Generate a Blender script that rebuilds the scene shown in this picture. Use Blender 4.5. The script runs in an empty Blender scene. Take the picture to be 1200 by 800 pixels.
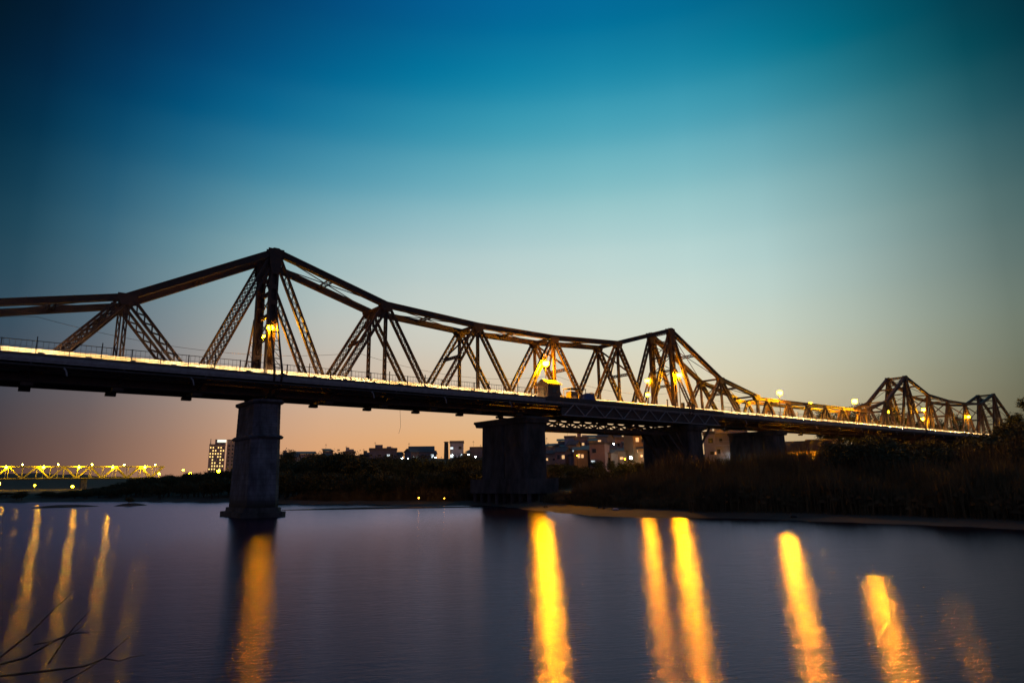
import bpy, bmesh, math, random
from mathutils import Vector, Matrix, noise

R = math.radians
C = bpy.context.scene.collection
scene = bpy.context.scene
random.seed(11)

# World axes: x runs along the bridge, y across it (the near truss is y = 0, the far truss y = 4.77),
# z is up and the river surface is z = 0.

# ------------------------------------------------------------------ camera
CAM = Vector((-24.898, -77.183, 3.5))
YAW, PITCH, ROLL = 0.67152, 0.20822, -0.01571
fw = Vector((math.sin(YAW) * math.cos(PITCH), math.cos(YAW) * math.cos(PITCH), math.sin(PITCH)))
rt = Vector((math.cos(YAW), -math.sin(YAW), 0))
up = rt.cross(fw)
rt2 = rt * math.cos(ROLL) + up * math.sin(ROLL)
up2 = up * math.cos(ROLL) - rt * math.sin(ROLL)
cam_data = bpy.data.cameras.new('camera')
cam = bpy.data.objects.new('camera', cam_data)
C.objects.link(cam)
m3 = Matrix((rt2, up2, -fw)).transposed()
cam.matrix_world = Matrix.Translation(CAM) @ m3.to_4x4()
cam_data.sensor_width = 36
cam_data.lens = 23.165
cam_data.clip_start = 0.1
cam_data.clip_end = 20000
scene.camera = cam

# ------------------------------------------------------------------ dusk sky
# resid [2.49293599 1.20614314 0.88341564]
SKY_AZ = [-54, -48, -43, -38, -33, -28, -22, -16, -8, 0, 8, 16, 22, 28, 33, 38, 43, 48, 54]
SKY_EL = [0, 2, 4, 6, 8, 11, 14, 17, 20, 24, 28, 32, 37, 42]
SKY = [
    [(0.0638, 0.033, 0.0329), (0.0583, 0.0353, 0.0387), (0.0499, 0.0431, 0.0557), (0.0413, 0.0509, 0.0734), (0.0296, 0.0548, 0.0846), (0.0151, 0.0502, 0.0804), (0.0059, 0.0367, 0.0628), (0.0014, 0.0232, 0.0456), (0.0001, 0.0136, 0.0309), (0.0, 0.0079, 0.0192), (0.0, 0.0059, 0.0121), (0.0, 0.0059, 0.0121), (0.0, 0.0059, 0.0121), (0.0, 0.0059, 0.0121)],
    [(0.0637, 0.0331, 0.033), (0.0587, 0.035, 0.038), (0.051, 0.0414, 0.0521), (0.0439, 0.0486, 0.0684), (0.0341, 0.0531, 0.0801), (0.0198, 0.0527, 0.0839), (0.0096, 0.0435, 0.071), (0.0036, 0.0311, 0.0562), (0.0008, 0.02, 0.0409), (0.0, 0.011, 0.0264), (0.0, 0.007, 0.0159), (0.0, 0.0059, 0.0121), (0.0, 0.0059, 0.0121), (0.0, 0.0059, 0.0122)],
    [(0.0637, 0.0331, 0.0331), (0.0591, 0.0349, 0.0377), (0.0522, 0.0407, 0.0504), (0.0459, 0.0478, 0.0658), (0.0376, 0.0527, 0.0779), (0.0236, 0.0548, 0.0864), (0.0132, 0.0486, 0.0779), (0.0063, 0.0387, 0.066), (0.002, 0.0269, 0.0517), (0.0001, 0.0153, 0.0349), (0.0, 0.0097, 0.0244), (0.0, 0.0068, 0.0152), (0.0, 0.007, 0.0159), (0.0, 0.0075, 0.0178)],
    [(0.0836, 0.0435, 0.0396), (0.0801, 0.0461, 0.0449), (0.0725, 0.052, 0.058), (0.0657, 0.06, 0.075), (0.0582, 0.068, 0.0914), (0.044, 0.0768, 0.1107), (0.0304, 0.0759, 0.1129), (0.0187, 0.0693, 0.1086), (0.0089, 0.0564, 0.0992), (0.0017, 0.037, 0.0797), (0.0, 0.0223, 0.0598), (0.0, 0.0134, 0.0382), (0.0, 0.0115, 0.0319), (0.0, 0.0125, 0.0355)],
    [(0.1852, 0.0961, 0.0712), (0.1787, 0.0989, 0.0779), (0.1628, 0.1047, 0.0939), (0.1478, 0.1144, 0.1166), (0.1332, 0.1262, 0.1417), (0.1089, 0.144, 0.1783), (0.0833, 0.1494, 0.1965), (0.0586, 0.1445, 0.2017), (0.0332, 0.1249, 0.1948), (0.0093, 0.0878, 0.168), (0.0003, 0.0527, 0.1299), (0.0, 0.03, 0.0891), (0.0, 0.0203, 0.0601), (0.0, 0.0218, 0.0646)],
    [(0.361, 0.1853, 0.1149), (0.3531, 0.1905, 0.1247), (0.3319, 0.2005, 0.1478), (0.3076, 0.2158, 0.1808), (0.2808, 0.2323, 0.2163), (0.2333, 0.2534, 0.2658), (0.1862, 0.2629, 0.2974), (0.1424, 0.2583, 0.3096), (0.0901, 0.2269, 0.3008), (0.0299, 0.1637, 0.2664), (0.0029, 0.1012, 0.2163), (0.0001, 0.0589, 0.1596), (0.0, 0.0346, 0.1018), (0.0, 0.0352, 0.1035)],
    [(0.6075, 0.305, 0.1578), (0.5979, 0.3139, 0.173), (0.5717, 0.3318, 0.2075), (0.5348, 0.3553, 0.2557), (0.4918, 0.378, 0.3058), (0.4179, 0.4029, 0.3702), (0.3446, 0.4152, 0.4156), (0.2752, 0.4071, 0.4323), (0.1902, 0.3641, 0.4213), (0.0736, 0.2677, 0.374), (0.0142, 0.1743, 0.314), (0.0008, 0.1067, 0.2466), (0.0, 0.0584, 0.165), (0.0, 0.0526, 0.1541)],
    [(0.757, 0.3638, 0.1537), (0.7414, 0.3748, 0.1735), (0.7061, 0.3972, 0.2177), (0.6581, 0.4263, 0.2793), (0.6091, 0.4578, 0.3454), (0.5485, 0.5064, 0.4383), (0.4844, 0.5359, 0.5058), (0.3976, 0.5211, 0.5247), (0.2889, 0.47, 0.5115), (0.1277, 0.3575, 0.4557), (0.0344, 0.2464, 0.386), (0.0033, 0.1596, 0.3159), (0.0, 0.087, 0.2275), (0.0, 0.0693, 0.201)],
    [(0.8148, 0.3877, 0.136), (0.7984, 0.4026, 0.1603), (0.7634, 0.4322, 0.2129), (0.7155, 0.4704, 0.2875), (0.6709, 0.5132, 0.3691), (0.6345, 0.5848, 0.4871), (0.5942, 0.634, 0.5763), (0.5068, 0.6194, 0.602), (0.3887, 0.5673, 0.591), (0.1989, 0.4523, 0.5309), (0.0677, 0.3309, 0.4551), (0.0102, 0.2263, 0.3833), (0.0, 0.1279, 0.294), (0.0, 0.0917, 0.2509)],
    [(0.788, 0.401, 0.1456), (0.7808, 0.4225, 0.1727), (0.7614, 0.4625, 0.2302), (0.729, 0.5121, 0.3118), (0.696, 0.5628, 0.3992), (0.6645, 0.6324, 0.517), (0.6269, 0.6771, 0.6052), (0.5505, 0.668, 0.6372), (0.4417, 0.6243, 0.632), (0.2502, 0.5182, 0.5726), (0.0988, 0.395, 0.4991), (0.02, 0.279, 0.4278), (0.0002, 0.1612, 0.3346), (0.0, 0.1132, 0.2841)],
    [(0.7829, 0.4277, 0.1659), (0.7817, 0.4591, 0.2017), (0.7754, 0.5131, 0.2695), (0.7613, 0.5752, 0.3575), (0.7401, 0.6308, 0.4456), (0.6959, 0.6852, 0.5554), (0.6392, 0.7111, 0.6327), (0.5629, 0.6994, 0.6602), (0.4585, 0.6574, 0.6519), (0.2754, 0.5555, 0.592), (0.1189, 0.4297, 0.5243), (0.0294, 0.3062, 0.4491), (0.0001, 0.1767, 0.3434), (0.0, 0.1299, 0.2974)],
    [(0.6907, 0.409, 0.1705), (0.7028, 0.4541, 0.2175), (0.7193, 0.5238, 0.2946), (0.7326, 0.5958, 0.3819), (0.7288, 0.6529, 0.4643), (0.682, 0.7001, 0.5681), (0.616, 0.716, 0.6383), (0.5374, 0.6999, 0.6629), (0.4348, 0.6525, 0.6476), (0.2699, 0.5482, 0.584), (0.117, 0.4196, 0.5149), (0.028, 0.2955, 0.4299), (0.0002, 0.1668, 0.3155), (0.0, 0.1369, 0.2876)],
    [(0.5524, 0.3475, 0.1547), (0.5733, 0.3982, 0.2043), (0.6048, 0.472, 0.2791), (0.6348, 0.544, 0.357), (0.6422, 0.599, 0.4299), (0.6052, 0.6457, 0.5262), (0.5444, 0.6577, 0.5884), (0.4694, 0.6393, 0.6125), (0.3762, 0.5881, 0.5909), (0.2336, 0.4864, 0.5277), (0.0953, 0.3656, 0.4558), (0.0173, 0.2523, 0.3695), (0.0002, 0.1406, 0.2639), (0.0, 0.1296, 0.2556)],
    [(0.3762, 0.2439, 0.1186), (0.3972, 0.2874, 0.1575), (0.4287, 0.3504, 0.2151), (0.4586, 0.4117, 0.2746), (0.4687, 0.4583, 0.332), (0.4512, 0.5017, 0.4092), (0.4028, 0.5022, 0.4484), (0.3422, 0.4818, 0.4622), (0.2709, 0.4418, 0.443), (0.1588, 0.3608, 0.3954), (0.0572, 0.2656, 0.3333), (0.0054, 0.177, 0.26), (0.0, 0.1071, 0.1948), (0.0, 0.1088, 0.2011)],
    [(0.2271, 0.1517, 0.0804), (0.2461, 0.1854, 0.1069), (0.2715, 0.2324, 0.1454), (0.2941, 0.2779, 0.1863), (0.3056, 0.3146, 0.2282), (0.3016, 0.3491, 0.2829), (0.2643, 0.3409, 0.3029), (0.2204, 0.3236, 0.3084), (0.1697, 0.2966, 0.2955), (0.0886, 0.2363, 0.2615), (0.0262, 0.169, 0.2119), (0.0016, 0.1078, 0.1589), (0.0, 0.0789, 0.1353), (0.0, 0.0833, 0.1448)],
    [(0.1181, 0.0841, 0.0493), (0.1324, 0.1077, 0.0647), (0.1482, 0.1372, 0.0857), (0.1606, 0.164, 0.1083), (0.1701, 0.1884, 0.1348), (0.1686, 0.2083, 0.1666), (0.1402, 0.1972, 0.1757), (0.11, 0.1819, 0.1743), (0.0778, 0.1615, 0.1654), (0.0326, 0.1227, 0.1448), (0.0059, 0.0827, 0.1107), (0.0005, 0.0525, 0.0822), (0.0002, 0.0505, 0.0832), (0.0002, 0.0559, 0.0925)],
    [(0.0982, 0.072, 0.0437), (0.1095, 0.0934, 0.0569), (0.1205, 0.1175, 0.0733), (0.1278, 0.1379, 0.0912), (0.1317, 0.1543, 0.1107), (0.1182, 0.157, 0.1268), (0.0869, 0.1374, 0.1249), (0.0576, 0.1148, 0.1135), (0.0313, 0.0901, 0.1005), (0.0082, 0.0586, 0.0791), (0.0006, 0.0336, 0.0527), (0.0005, 0.0246, 0.0415), (0.0004, 0.0271, 0.0454), (0.0004, 0.0312, 0.0519)],
    [(0.0987, 0.0728, 0.0442), (0.1118, 0.0975, 0.0595), (0.123, 0.1233, 0.0777), (0.13, 0.1445, 0.0982), (0.132, 0.1596, 0.1183), (0.1073, 0.1515, 0.1282), (0.0717, 0.125, 0.1181), (0.0411, 0.0982, 0.1028), (0.0167, 0.0713, 0.0881), (0.0022, 0.0392, 0.059), (0.0005, 0.0219, 0.0369), (0.0005, 0.0198, 0.034), (0.0005, 0.02, 0.0342), (0.0005, 0.0205, 0.035)],
    [(0.0997, 0.0745, 0.0453), (0.1153, 0.1041, 0.0638), (0.1271, 0.1326, 0.0854), (0.1338, 0.1552, 0.1102), (0.1278, 0.1636, 0.1278), (0.0901, 0.142, 0.1286), (0.0507, 0.1072, 0.1078), (0.0213, 0.0771, 0.0917), (0.0053, 0.049, 0.0691), (0.0004, 0.0247, 0.0409), (0.0005, 0.0198, 0.034), (0.0005, 0.0198, 0.034), (0.0005, 0.0198, 0.034), (0.0005, 0.0198, 0.034)],
]

world = bpy.data.worlds.new('World')
scene.world = world
world.use_nodes = True
nt = world.node_tree
for n in list(nt.nodes):
    nt.nodes.remove(n)
N, L = nt.nodes.new, nt.links.new


def math_node(op, a, b=None):
    n = N('ShaderNodeMath')
    n.operation = op
    for i, v in enumerate((a, b)):
        if v is None:
            continue
        if isinstance(v, (int, float)):
            n.inputs[i].default_value = v
        else:
            L(v, n.inputs[i])
    return n.outputs[0]


tc = N('ShaderNodeTexCoord')
sep = N('ShaderNodeSeparateXYZ')
L(tc.outputs['Generated'], sep.inputs[0])
X, Y, Z = sep.outputs
elev = math_node('MULTIPLY', math_node('ARCSINE', Z), 180 / math.pi)
# colours from image pixels, edge darkening included, sit round the azimuth of the sunset; rel is the angle from it, in degrees
SUNSET = YAW + R(4)
sr = math_node('SUBTRACT', math_node('MULTIPLY', X, math.cos(SUNSET)), math_node('MULTIPLY', Y, math.sin(SUNSET)))
sf = math_node('ADD', math_node('MULTIPLY', X, math.sin(SUNSET)), math_node('MULTIPLY', Y, math.cos(SUNSET)))
rel = math_node('MULTIPLY', math_node('ARCTAN2', sr, sf), 180 / math.pi)
pos = math_node('DIVIDE', elev, 90)
# opposite the sunset the sky is a dim mauve below and slate blue above
EAST = [(max(0.02, 0.165 - 0.0042 * e_), max(0.06, 0.125 - 0.0018 * e_), max(0.11, 0.185 - 0.0012 * e_)) for e_ in SKY_EL]


def sky_ramp(cols):
    r = N('ShaderNodeValToRGB')
    r.color_ramp.interpolation = 'CARDINAL'
    e = r.color_ramp.elements
    for el, c in zip(SKY_EL, cols):
        k = e[0] if el == 0 else e.new(el / 90)
        k.color = (*c, 1)
    e[-1].position = 1.0
    e[-1].color = (0.0, 0.035, 0.085, 1)
    L(pos, r.inputs[0])
    return r.outputs[0]


keys = [(-120, EAST)] + [(a - 4, c) for a, c in zip(SKY_AZ, SKY)] + [(120, EAST)]
col = sky_ramp(keys[0][1])
for (a0, _), (a1, c1) in zip(keys, keys[1:]):
    mr = N('ShaderNodeMapRange')
    mr.clamp = True
    mr.inputs['From Min'].default_value = a0
    mr.inputs['From Max'].default_value = a1
    L(rel, mr.inputs['Value'])
    mx = N('ShaderNodeMix')
    mx.data_type = 'RGBA'
    L(mr.outputs[0], mx.inputs['Factor'])
    L(col, mx.inputs[6])
    L(sky_ramp(c1), mx.inputs[7])
    col = mx.outputs[2]
bg = N('ShaderNodeBackground')
L(col, bg.inputs['Color'])
bg.inputs['Strength'].default_value = 0.97
nis = N('ShaderNodeTexSky')
nis.sky_type = 'NISHITA'
nis.sun_disc = False
nis.sun_elevation = R(0.5)
nis.sun_rotation = SUNSET
nis.altitude = 10
bg2 = N('ShaderNodeBackground')
L(nis.outputs[0], bg2.inputs['Color'])
bg2.inputs['Strength'].default_value = 0.002
add = N('ShaderNodeAddShader')
L(bg.outputs[0], add.inputs[0])
L(bg2.outputs[0], add.inputs[1])
wo = N('ShaderNodeOutputWorld')
L(add.outputs[0], wo.inputs['Surface'])

# ------------------------------------------------------------------ last light of the sun, low behind the bridge
sun_data = bpy.data.lights.new('sun', 'SUN')
sun_data.energy = 0.03
sun_data.angle = R(0.5)
sun_data.color = (1, 0.7, 0.45)
sun = bpy.data.objects.new('sun', sun_data)
C.objects.link(sun)
sd = Vector((math.sin(SUNSET) * math.cos(R(0.5)), math.cos(SUNSET) * math.cos(R(0.5)), math.sin(R(0.5))))
sun.rotation_euler = sd.to_track_quat('Z', 'Y').to_euler()

vs = scene.view_settings
vs.view_transform = 'Standard'
vs.look = 'None'
vs.exposure = 0.0
vs.gamma = 1.0
vs.use_curve_mapping = False
scene.render.engine = 'CYCLES'
scene.cycles.use_light_tree = True
scene.cycles.use_denoising = True
scene.cycles.max_bounces = 6
scene.cycles.diffuse_bounces = 2
scene.cycles.glossy_bounces = 3
scene.cycles.sample_clamp_indirect = 6


# ------------------------------------------------------------------ materials
def mat(name, c1, c2=None, scale=1.0, rough=0.7, metal=0.0, bump=0.0, bscale=None, detail=6, spec=0.5, stretch=None):
    m = bpy.data.materials.new(name)
    m.use_nodes = True
    t = m.node_tree
    b = t.nodes['Principled BSDF']
    b.inputs['Base Color'].default_value = (*c1, 1)
    b.inputs['Roughness'].default_value = rough
    b.inputs['Metallic'].default_value = metal
    b.inputs['Specular IOR Level'].default_value = spec
    if c2 is not None or bump:
        co = t.nodes.new('ShaderNodeTexCoord')
        vec = co.outputs['Object']
        if stretch:
            mp = t.nodes.new('ShaderNodeMapping')
            mp.inputs['Scale'].default_value = stretch
            t.links.new(vec, mp.inputs[0])
            vec = mp.outputs[0]
        if c2 is not None:
            nz = t.nodes.new('ShaderNodeTexNoise')
            nz.inputs['Scale'].default_value = scale
            nz.inputs['Detail'].default_value = detail
            nz.inputs['Roughness'].default_value = 0.65
            t.links.new(vec, nz.inputs['Vector'])
            rp = t.nodes.new('ShaderNodeValToRGB')
            rp.color_ramp.elements[0].position = 0.36
            rp.color_ramp.elements[0].color = (*c1, 1)
            rp.color_ramp.elements[1].position = 0.66
            rp.color_ramp.elements[1].color = (*c2, 1)
            t.links.new(nz.outputs[0], rp.inputs[0])
            t.links.new(rp.outputs[0], b.inputs['Base Color'])
        if bump:
            nb = t.nodes.new('ShaderNodeTexNoise')
            nb.inputs['Scale'].default_value = bscale or scale * 3
            nb.inputs['Detail'].default_value = 5
            t.links.new(vec, nb.inputs['Vector'])
            bp = t.nodes.new('ShaderNodeBump')
            bp.inputs['Strength'].default_value = bump
            t.links.new(nb.outputs[0], bp.inputs['Height'])
            t.links.new(bp.outputs[0], b.inputs['Normal'])
    return m


def glow(name, c, s, sampled=True):
    m = bpy.data.materials.new(name)
    if not sampled:                       # faint panes are not worth light samples
        m.cycles.emission_sampling = 'NONE'
    m.use_nodes = True
    t = m.node_tree
    b = t.nodes['Principled BSDF']
    b.inputs['Base Color'].default_value = (*c, 1)
    b.inputs['Emission Color'].default_value = (*c, 1)
    b.inputs['Emission Strength'].default_value = s
    return m


STEEL = mat('rusty_steel', (0.022, 0.013, 0.013), (0.060, 0.026, 0.015), 1.6, 0.62, 0.0, 0.25, 14)
STEEL_PALE = mat('grey_primer_steel', (0.22, 0.20, 0.21), (0.34, 0.32, 0.34), 2, 0.6, 0, 0.1)
STEEL_DARK = mat('dark_steel', (0.045, 0.036, 0.036), (0.085, 0.06, 0.05), 2, 0.65)
DECK = mat('deck_concrete', (0.10, 0.095, 0.09), (0.16, 0.15, 0.14), 0.8, 0.85, 0, 0.2)
TRAIL_BAND = mat('trail_band_paint', (0.60, 0.55, 0.45), (0.30, 0.25, 0.18), 1.4, 0.8, stretch=(0.6, 1, 2.5))  # for the added wall that catches light as the traffic trail
STONE = mat('pier_masonry', (0.07, 0.07, 0.082), (0.24, 0.24, 0.28), 0.7, 0.9, 0, 0.5, 5, stretch=(1, 1, 0.45))
st_ = STONE.node_tree                      # wet, silted foot of the masonry
sb_ = st_.nodes['Principled BSDF']
sc_ = st_.nodes.new('ShaderNodeTexCoord')
ss_ = st_.nodes.new('ShaderNodeSeparateXYZ')
st_.links.new(sc_.outputs['Object'], ss_.inputs[0])
sr_ = st_.nodes.new('ShaderNodeMapRange')
sr_.inputs['From Min'].default_value = 1.3
sr_.inputs['From Max'].default_value = 2.6
st_.links.new(ss_.outputs[2], sr_.inputs['Value'])
sm_ = st_.nodes.new('ShaderNodeMix')
sm_.data_type = 'RGBA'
st_.links.new(sr_.outputs[0], sm_.inputs['Factor'])
sm_.inputs[6].default_value = (0.035, 0.032, 0.028, 1)
st_.links.new(sb_.inputs['Base Color'].links[0].from_socket, sm_.inputs[7])
st_.links.new(sm_.outputs[2], sb_.inputs['Base Color'])
sj_ = st_.nodes.new('ShaderNodeMath')       # coursed blocks: joints run round the shaft
sj_.operation = 'ADD'
st_.links.new(ss_.outputs[0], sj_.inputs[0])
st_.links.new(ss_.outputs[1], sj_.inputs[1])
sv_ = st_.nodes.new('ShaderNodeCombineXYZ')
st_.links.new(sj_.outputs[0], sv_.inputs[0])
st_.links.new(ss_.outputs[2], sv_.inputs[1])
sk_ = st_.nodes.new('ShaderNodeTexBrick')
sk_.inputs['Scale'].default_value = 1.0
sk_.inputs['Mortar Size'].default_value = 0.035
sk_.inputs['Brick Width'].default_value = 1.15
sk_.inputs['Row Height'].default_value = 0.58
sk_.inputs['Color1'].default_value = (1, 1, 1, 1)
sk_.inputs['Color2'].default_value = (0.45, 0.45, 0.48, 1)
sk_.inputs['Mortar'].default_value = (0.22, 0.22, 0.22, 1)
st_.links.new(sv_.outputs[0], sk_.inputs['Vector'])
sx_ = st_.nodes.new('ShaderNodeMix')
sx_.data_type = 'RGBA'
sx_.blend_type = 'MULTIPLY'
sx_.inputs['Factor'].default_value = 0.5
st_.links.new(sm_.outputs[2], sx_.inputs[6])
st_.links.new(sk_.outputs['Color'], sx_.inputs[7])
st_.links.new(sx_.outputs[2], sb_.inputs['Base Color'])
STONE_DARK = mat('stained_concrete', (0.03, 0.027, 0.026), (0.115, 0.10, 0.095), 0.55, 0.9, 0, 0.5, 4, stretch=(1, 1, 0.4))
BARK = mat('bark', (0.035, 0.026, 0.02), (0.06, 0.045, 0.03), 4, 0.9, 0, 0.4)
LEAF = mat('dark_leaf', (0.030, 0.042, 0.018), (0.055, 0.066, 0.028), 0.9, 0.75, spec=0.25)
LEAF2 = mat('olive_leaf', (0.042, 0.046, 0.018), (0.085, 0.078, 0.030), 0.9, 0.75, spec=0.25)
REED = mat('dry_reed', (0.07, 0.052, 0.024), (0.165, 0.115, 0.05), 0.35, 0.8, spec=0.2)
WOOD = mat('weathered_wood', (0.10, 0.075, 0.05), (0.17, 0.13, 0.09), 3, 0.85)
TIN = mat('rusted_tin', (0.10, 0.06, 0.04), (0.19, 0.125, 0.085), 2.5, 0.6)
TARP = mat('blue_tarpaulin', (0.05, 0.06, 0.17), (0.09, 0.10, 0.24), 2, 0.5)
PLASTER = [mat('wall_plaster_%s' % n, c, tuple(v * 0.8 for v in c), 0.6, 0.9) for n, c in
           (('cream', (0.30, 0.25, 0.24)), ('pink', (0.30, 0.21, 0.23)), ('white', (0.38, 0.35, 0.42)), ('grey', (0.18, 0.165, 0.21)), ('ochre', (0.36, 0.24, 0.14)))]
ROOF = mat('roof_sheet', (0.10, 0.085, 0.085), (0.17, 0.14, 0.13), 1.5, 0.7)
GLASS_DARK = mat('unlit_window', (0.02, 0.022, 0.028), None, rough=0.15)
WIN_WARM = glow('lit_window_warm', (1.0, 0.58, 0.25), 0.85, False)
WIN_COOL = glow('lit_window_cool', (0.80, 0.95, 1.0), 1.1, False)
WIN_GOLD = glow('lit_window_gold', (1.0, 0.66, 0.22), 1.7, False)
FRAME = mat('window_frame', (0.22, 0.2, 0.2), None)
SODIUM = glow('sodium_lamp', (1.0, 0.39, 0.00032), 2900)
SODIUM_MID = glow('sodium_lamp_weak', (1.0, 0.39, 0.0011), 800)
SODIUM_SOFT = glow('sodium_lamp_soft', (1.0, 0.39, 0.001), 600)
SODIUM_FAR = glow('far_yellow_lamp', (1.0, 0.52, 0.0011), 800)
TRAIL_LENS = [glow('added_trail_lens_%s' % n_, c_, s_) for n_, c_, s_ in (('dim', (1.0, 0.60, 0.22), 1300), ('plain', (1.0, 0.66, 0.30), 1800), ('bright', (1.0, 0.70, 0.34), 2100))]  # lenses of the added lamps that make the traffic light trail
WHITE_LAMP = glow('white_lamp', (0.85, 1.0, 0.92), 90)
FAR_PAINT = mat('far_bridge_paint', (0.13, 0.125, 0.085), (0.10, 0.095, 0.065), 0.3, 0.7)


# ------------------------------------------------------------------ mesh builder
class MB:
    def __init__(s):
        s.v, s.f = [], []

    def hexa(s, c):
        b = len(s.v)
        s.v.extend(tuple(p) for p in c)
        s.f.extend([(b, b + 3, b + 2, b + 1), (b + 4, b + 5, b + 6, b + 7), (b, b + 1, b + 5, b + 4), (b + 1, b + 2, b + 6, b + 5),
                    (b + 2, b + 3, b + 7, b + 6), (b + 3, b, b + 4, b + 7)])

    def box(s, x0, x1, y0, y1, z0, z1):
        s.hexa([(x0, y0, z0), (x1, y0, z0), (x1, y1, z0), (x0, y1, z0), (x0, y0, z1), (x1, y0, z1), (x1, y1, z1), (x0, y1, z1)])

    def bar(s, p, q, w, h, side=None, w1=None, h1=None):
        """square bar from p to q; w is measured along side (default: across the bridge), h square to it"""
        p, q = Vector(p), Vector(q)
        d = (q - p)
        if d.length < 1e-6:
            return
        d.normalize()
        a = Vector(side) if side is not None else Vector((0, 1, 0))
        a = a - d * a.dot(d)
        if a.length < 1e-3:
            a = Vector((1, 0, 0)) - d * d.x
        a.normalize()
        b = d.cross(a)
        w1 = w if w1 is None else w1
        h1 = h if h1 is None else h1
        s.hexa([p - a * w / 2 - b * h / 2, p + a * w / 2 - b * h / 2, p + a * w / 2 + b * h / 2, p - a * w / 2 + b * h / 2,
                q - a * w1 / 2 - b * h1 / 2, q + a * w1 / 2 - b * h1 / 2, q + a * w1 / 2 + b * h1 / 2, q - a * w1 / 2 + b * h1 / 2])

    def tube(s, pts, rads, n=7, cap=True):
        pts = [Vector(p) for p in pts]
        if isinstance(rads, (int, float)):
            rads = [rads] * len(pts)
        base = len(s.v)
        for i, p in enumerate(pts):
            d = (pts[min(i + 1, len(pts) - 1)] - pts[max(i - 1, 0)]).normalized()
            a = d.orthogonal().normalized()
            ref = Vector((0.3, 0.9, 0.2))
            a = ref - d * ref.dot(d)
            if a.length < 0.05:
                a = d.orthogonal()
            a.normalize()
            b = d.cross(a)
            for k in range(n):
                t = 2 * math.pi * k / n
                s.v.append(tuple(p + (a * math.cos(t) + b * math.sin(t)) * rads[i]))
        for i in range(len(pts) - 1):
            for k in range(n):
                s.f.append((base + i * n + k, base + i * n + (k + 1) % n, base + (i + 1) * n + (k + 1) % n, base + (i + 1) * n + k))
        if cap:
            s.f.append(tuple(base + k for k in reversed(range(n))))
            s.f.append(tuple(base + (len(pts) - 1) * n + k for k in range(n)))

    def prism(s, outline, z0, z1, k0=1.0, k1=1.0, c=(0, 0)):
        n = len(outline)
        b = len(s.v)
        for z, k in ((z0, k0), (z1, k1)):
            for x, y in outline:
                s.v.append((c[0] + (x - c[0]) * k, c[1] + (y - c[1]) * k, z))
        s.f.append(tuple(b + i for i in reversed(range(n))))
        s.f.append(tuple(b + n + i for i in range(n)))
        for i in range(n):
            s.f.append((b + i, b + (i + 1) % n, b + n + (i + 1) % n, b + n + i))

    def ball(s, c, r, nu=14, nv=8, sz=1.0):
        base = len(s.v)
        c = Vector(c)
        s.v.append(tuple(c + Vector((0, 0, -r * sz))))
        for j in range(1, nv):
            t = -math.pi / 2 + math.pi * j / nv
            for i in range(nu):
                a = 2 * math.pi * i / nu
                s.v.append(tuple(c + Vector((r * math.cos(t) * math.cos(a), r * math.cos(t) * math.sin(a), r * sz * math.sin(t)))))
        s.v.append(tuple(c + Vector((0, 0, r * sz))))
        top = len(s.v) - 1
        for i in range(nu):
            s.f.append((base, base + 1 + (i + 1) % nu, base + 1 + i))
            s.f.append((top, top - nu + i, top - nu + (i + 1) % nu))
        for j in range(nv - 2):
            for i in range(nu):
                a = base + 1 + j * nu
                s.f.append((a + i, a + (i + 1) % nu, a + nu + (i + 1) % nu, a + nu + i))

    def plate(s, pts, th, axis=(0, 1, 0)):
        """flat plate: outline pts (3D), thickened along axis"""
        a = Vector(axis).normalized() * th / 2
        n = len(pts)
        b = len(s.v)
        for sg in (-1, 1):
            for p in pts:
                s.v.append(tuple(Vector(p) + a * sg))
        s.f.append(tuple(b + i for i in reversed(range(n))))
        s.f.append(tuple(b + n + i for i in range(n)))
        for i in range(n):
            s.f.append((b + i, b + (i + 1) % n, b + n + (i + 1) % n, b + n + i))

    def lace(s, p, q, a, b, bw, pitch, lw=0.07, side=(0, 1, 0), cross=False, both=True):
        """laced strut: two solid bars a apart (square to side), b deep along side, with zigzag lacing on its faces"""
        p, q = Vector(p), Vector(q)
        d = q - p
        ln = d.length
        d.normalize()
        n = Vector(side)
        n = (n - d * n.dot(d)).normalized()
        e = n.cross(d)
        for sg in (-1, 1):
            o = e * sg * (a / 2 - bw / 2)
            s.bar(p + o, q + o, b, bw, n)
        k = max(2, int(round(ln / pitch)))
        for face in ((-1, 1) if both else (1,)):
            off = n * face * (b / 2 - 0.015)
            for i in range(k):
                for sg in ((1, -1) if cross else ((1 if i % 2 else -1),)):
                    u = p + d * (ln * i / k) + e * sg * (a / 2 - bw) + off
                    w = p + d * (ln * (i + 1) / k) - e * sg * (a / 2 - bw) + off
                    s.bar(u, w, 0.025, lw, n)

    def build(s, name, m, parent=None, loc=None, smooth=False):
        me = bpy.data.meshes.new(name)
        me.from_pydata(s.v, [], s.f)
        me.materials.append(m)
        if smooth:
            me.polygons.foreach_set('use_smooth', [True] * len(me.polygons))
        me.update()
        o = bpy.data.objects.new(name, me)
        C.objects.link(o)
        if parent is not None:
            o.parent = parent
        if loc is not None:
            o.location = loc
        return o


def tag(o, label=None, cat=None, group=None, kind=None):
    for k, v in (('label', label), ('category', cat), ('group', group), ('kind', kind)):
        if v:
            o[k] = v
    return o


def thing(name, label, cat, loc=(0, 0, 0), rz=0.0, group=None):
    o = bpy.data.objects.new(name, None)
    o.empty_display_size = 0.3
    C.objects.link(o)
    o.location = loc
    o.rotation_euler = (0, 0, rz)
    return tag(o, label, cat, group)


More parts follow.
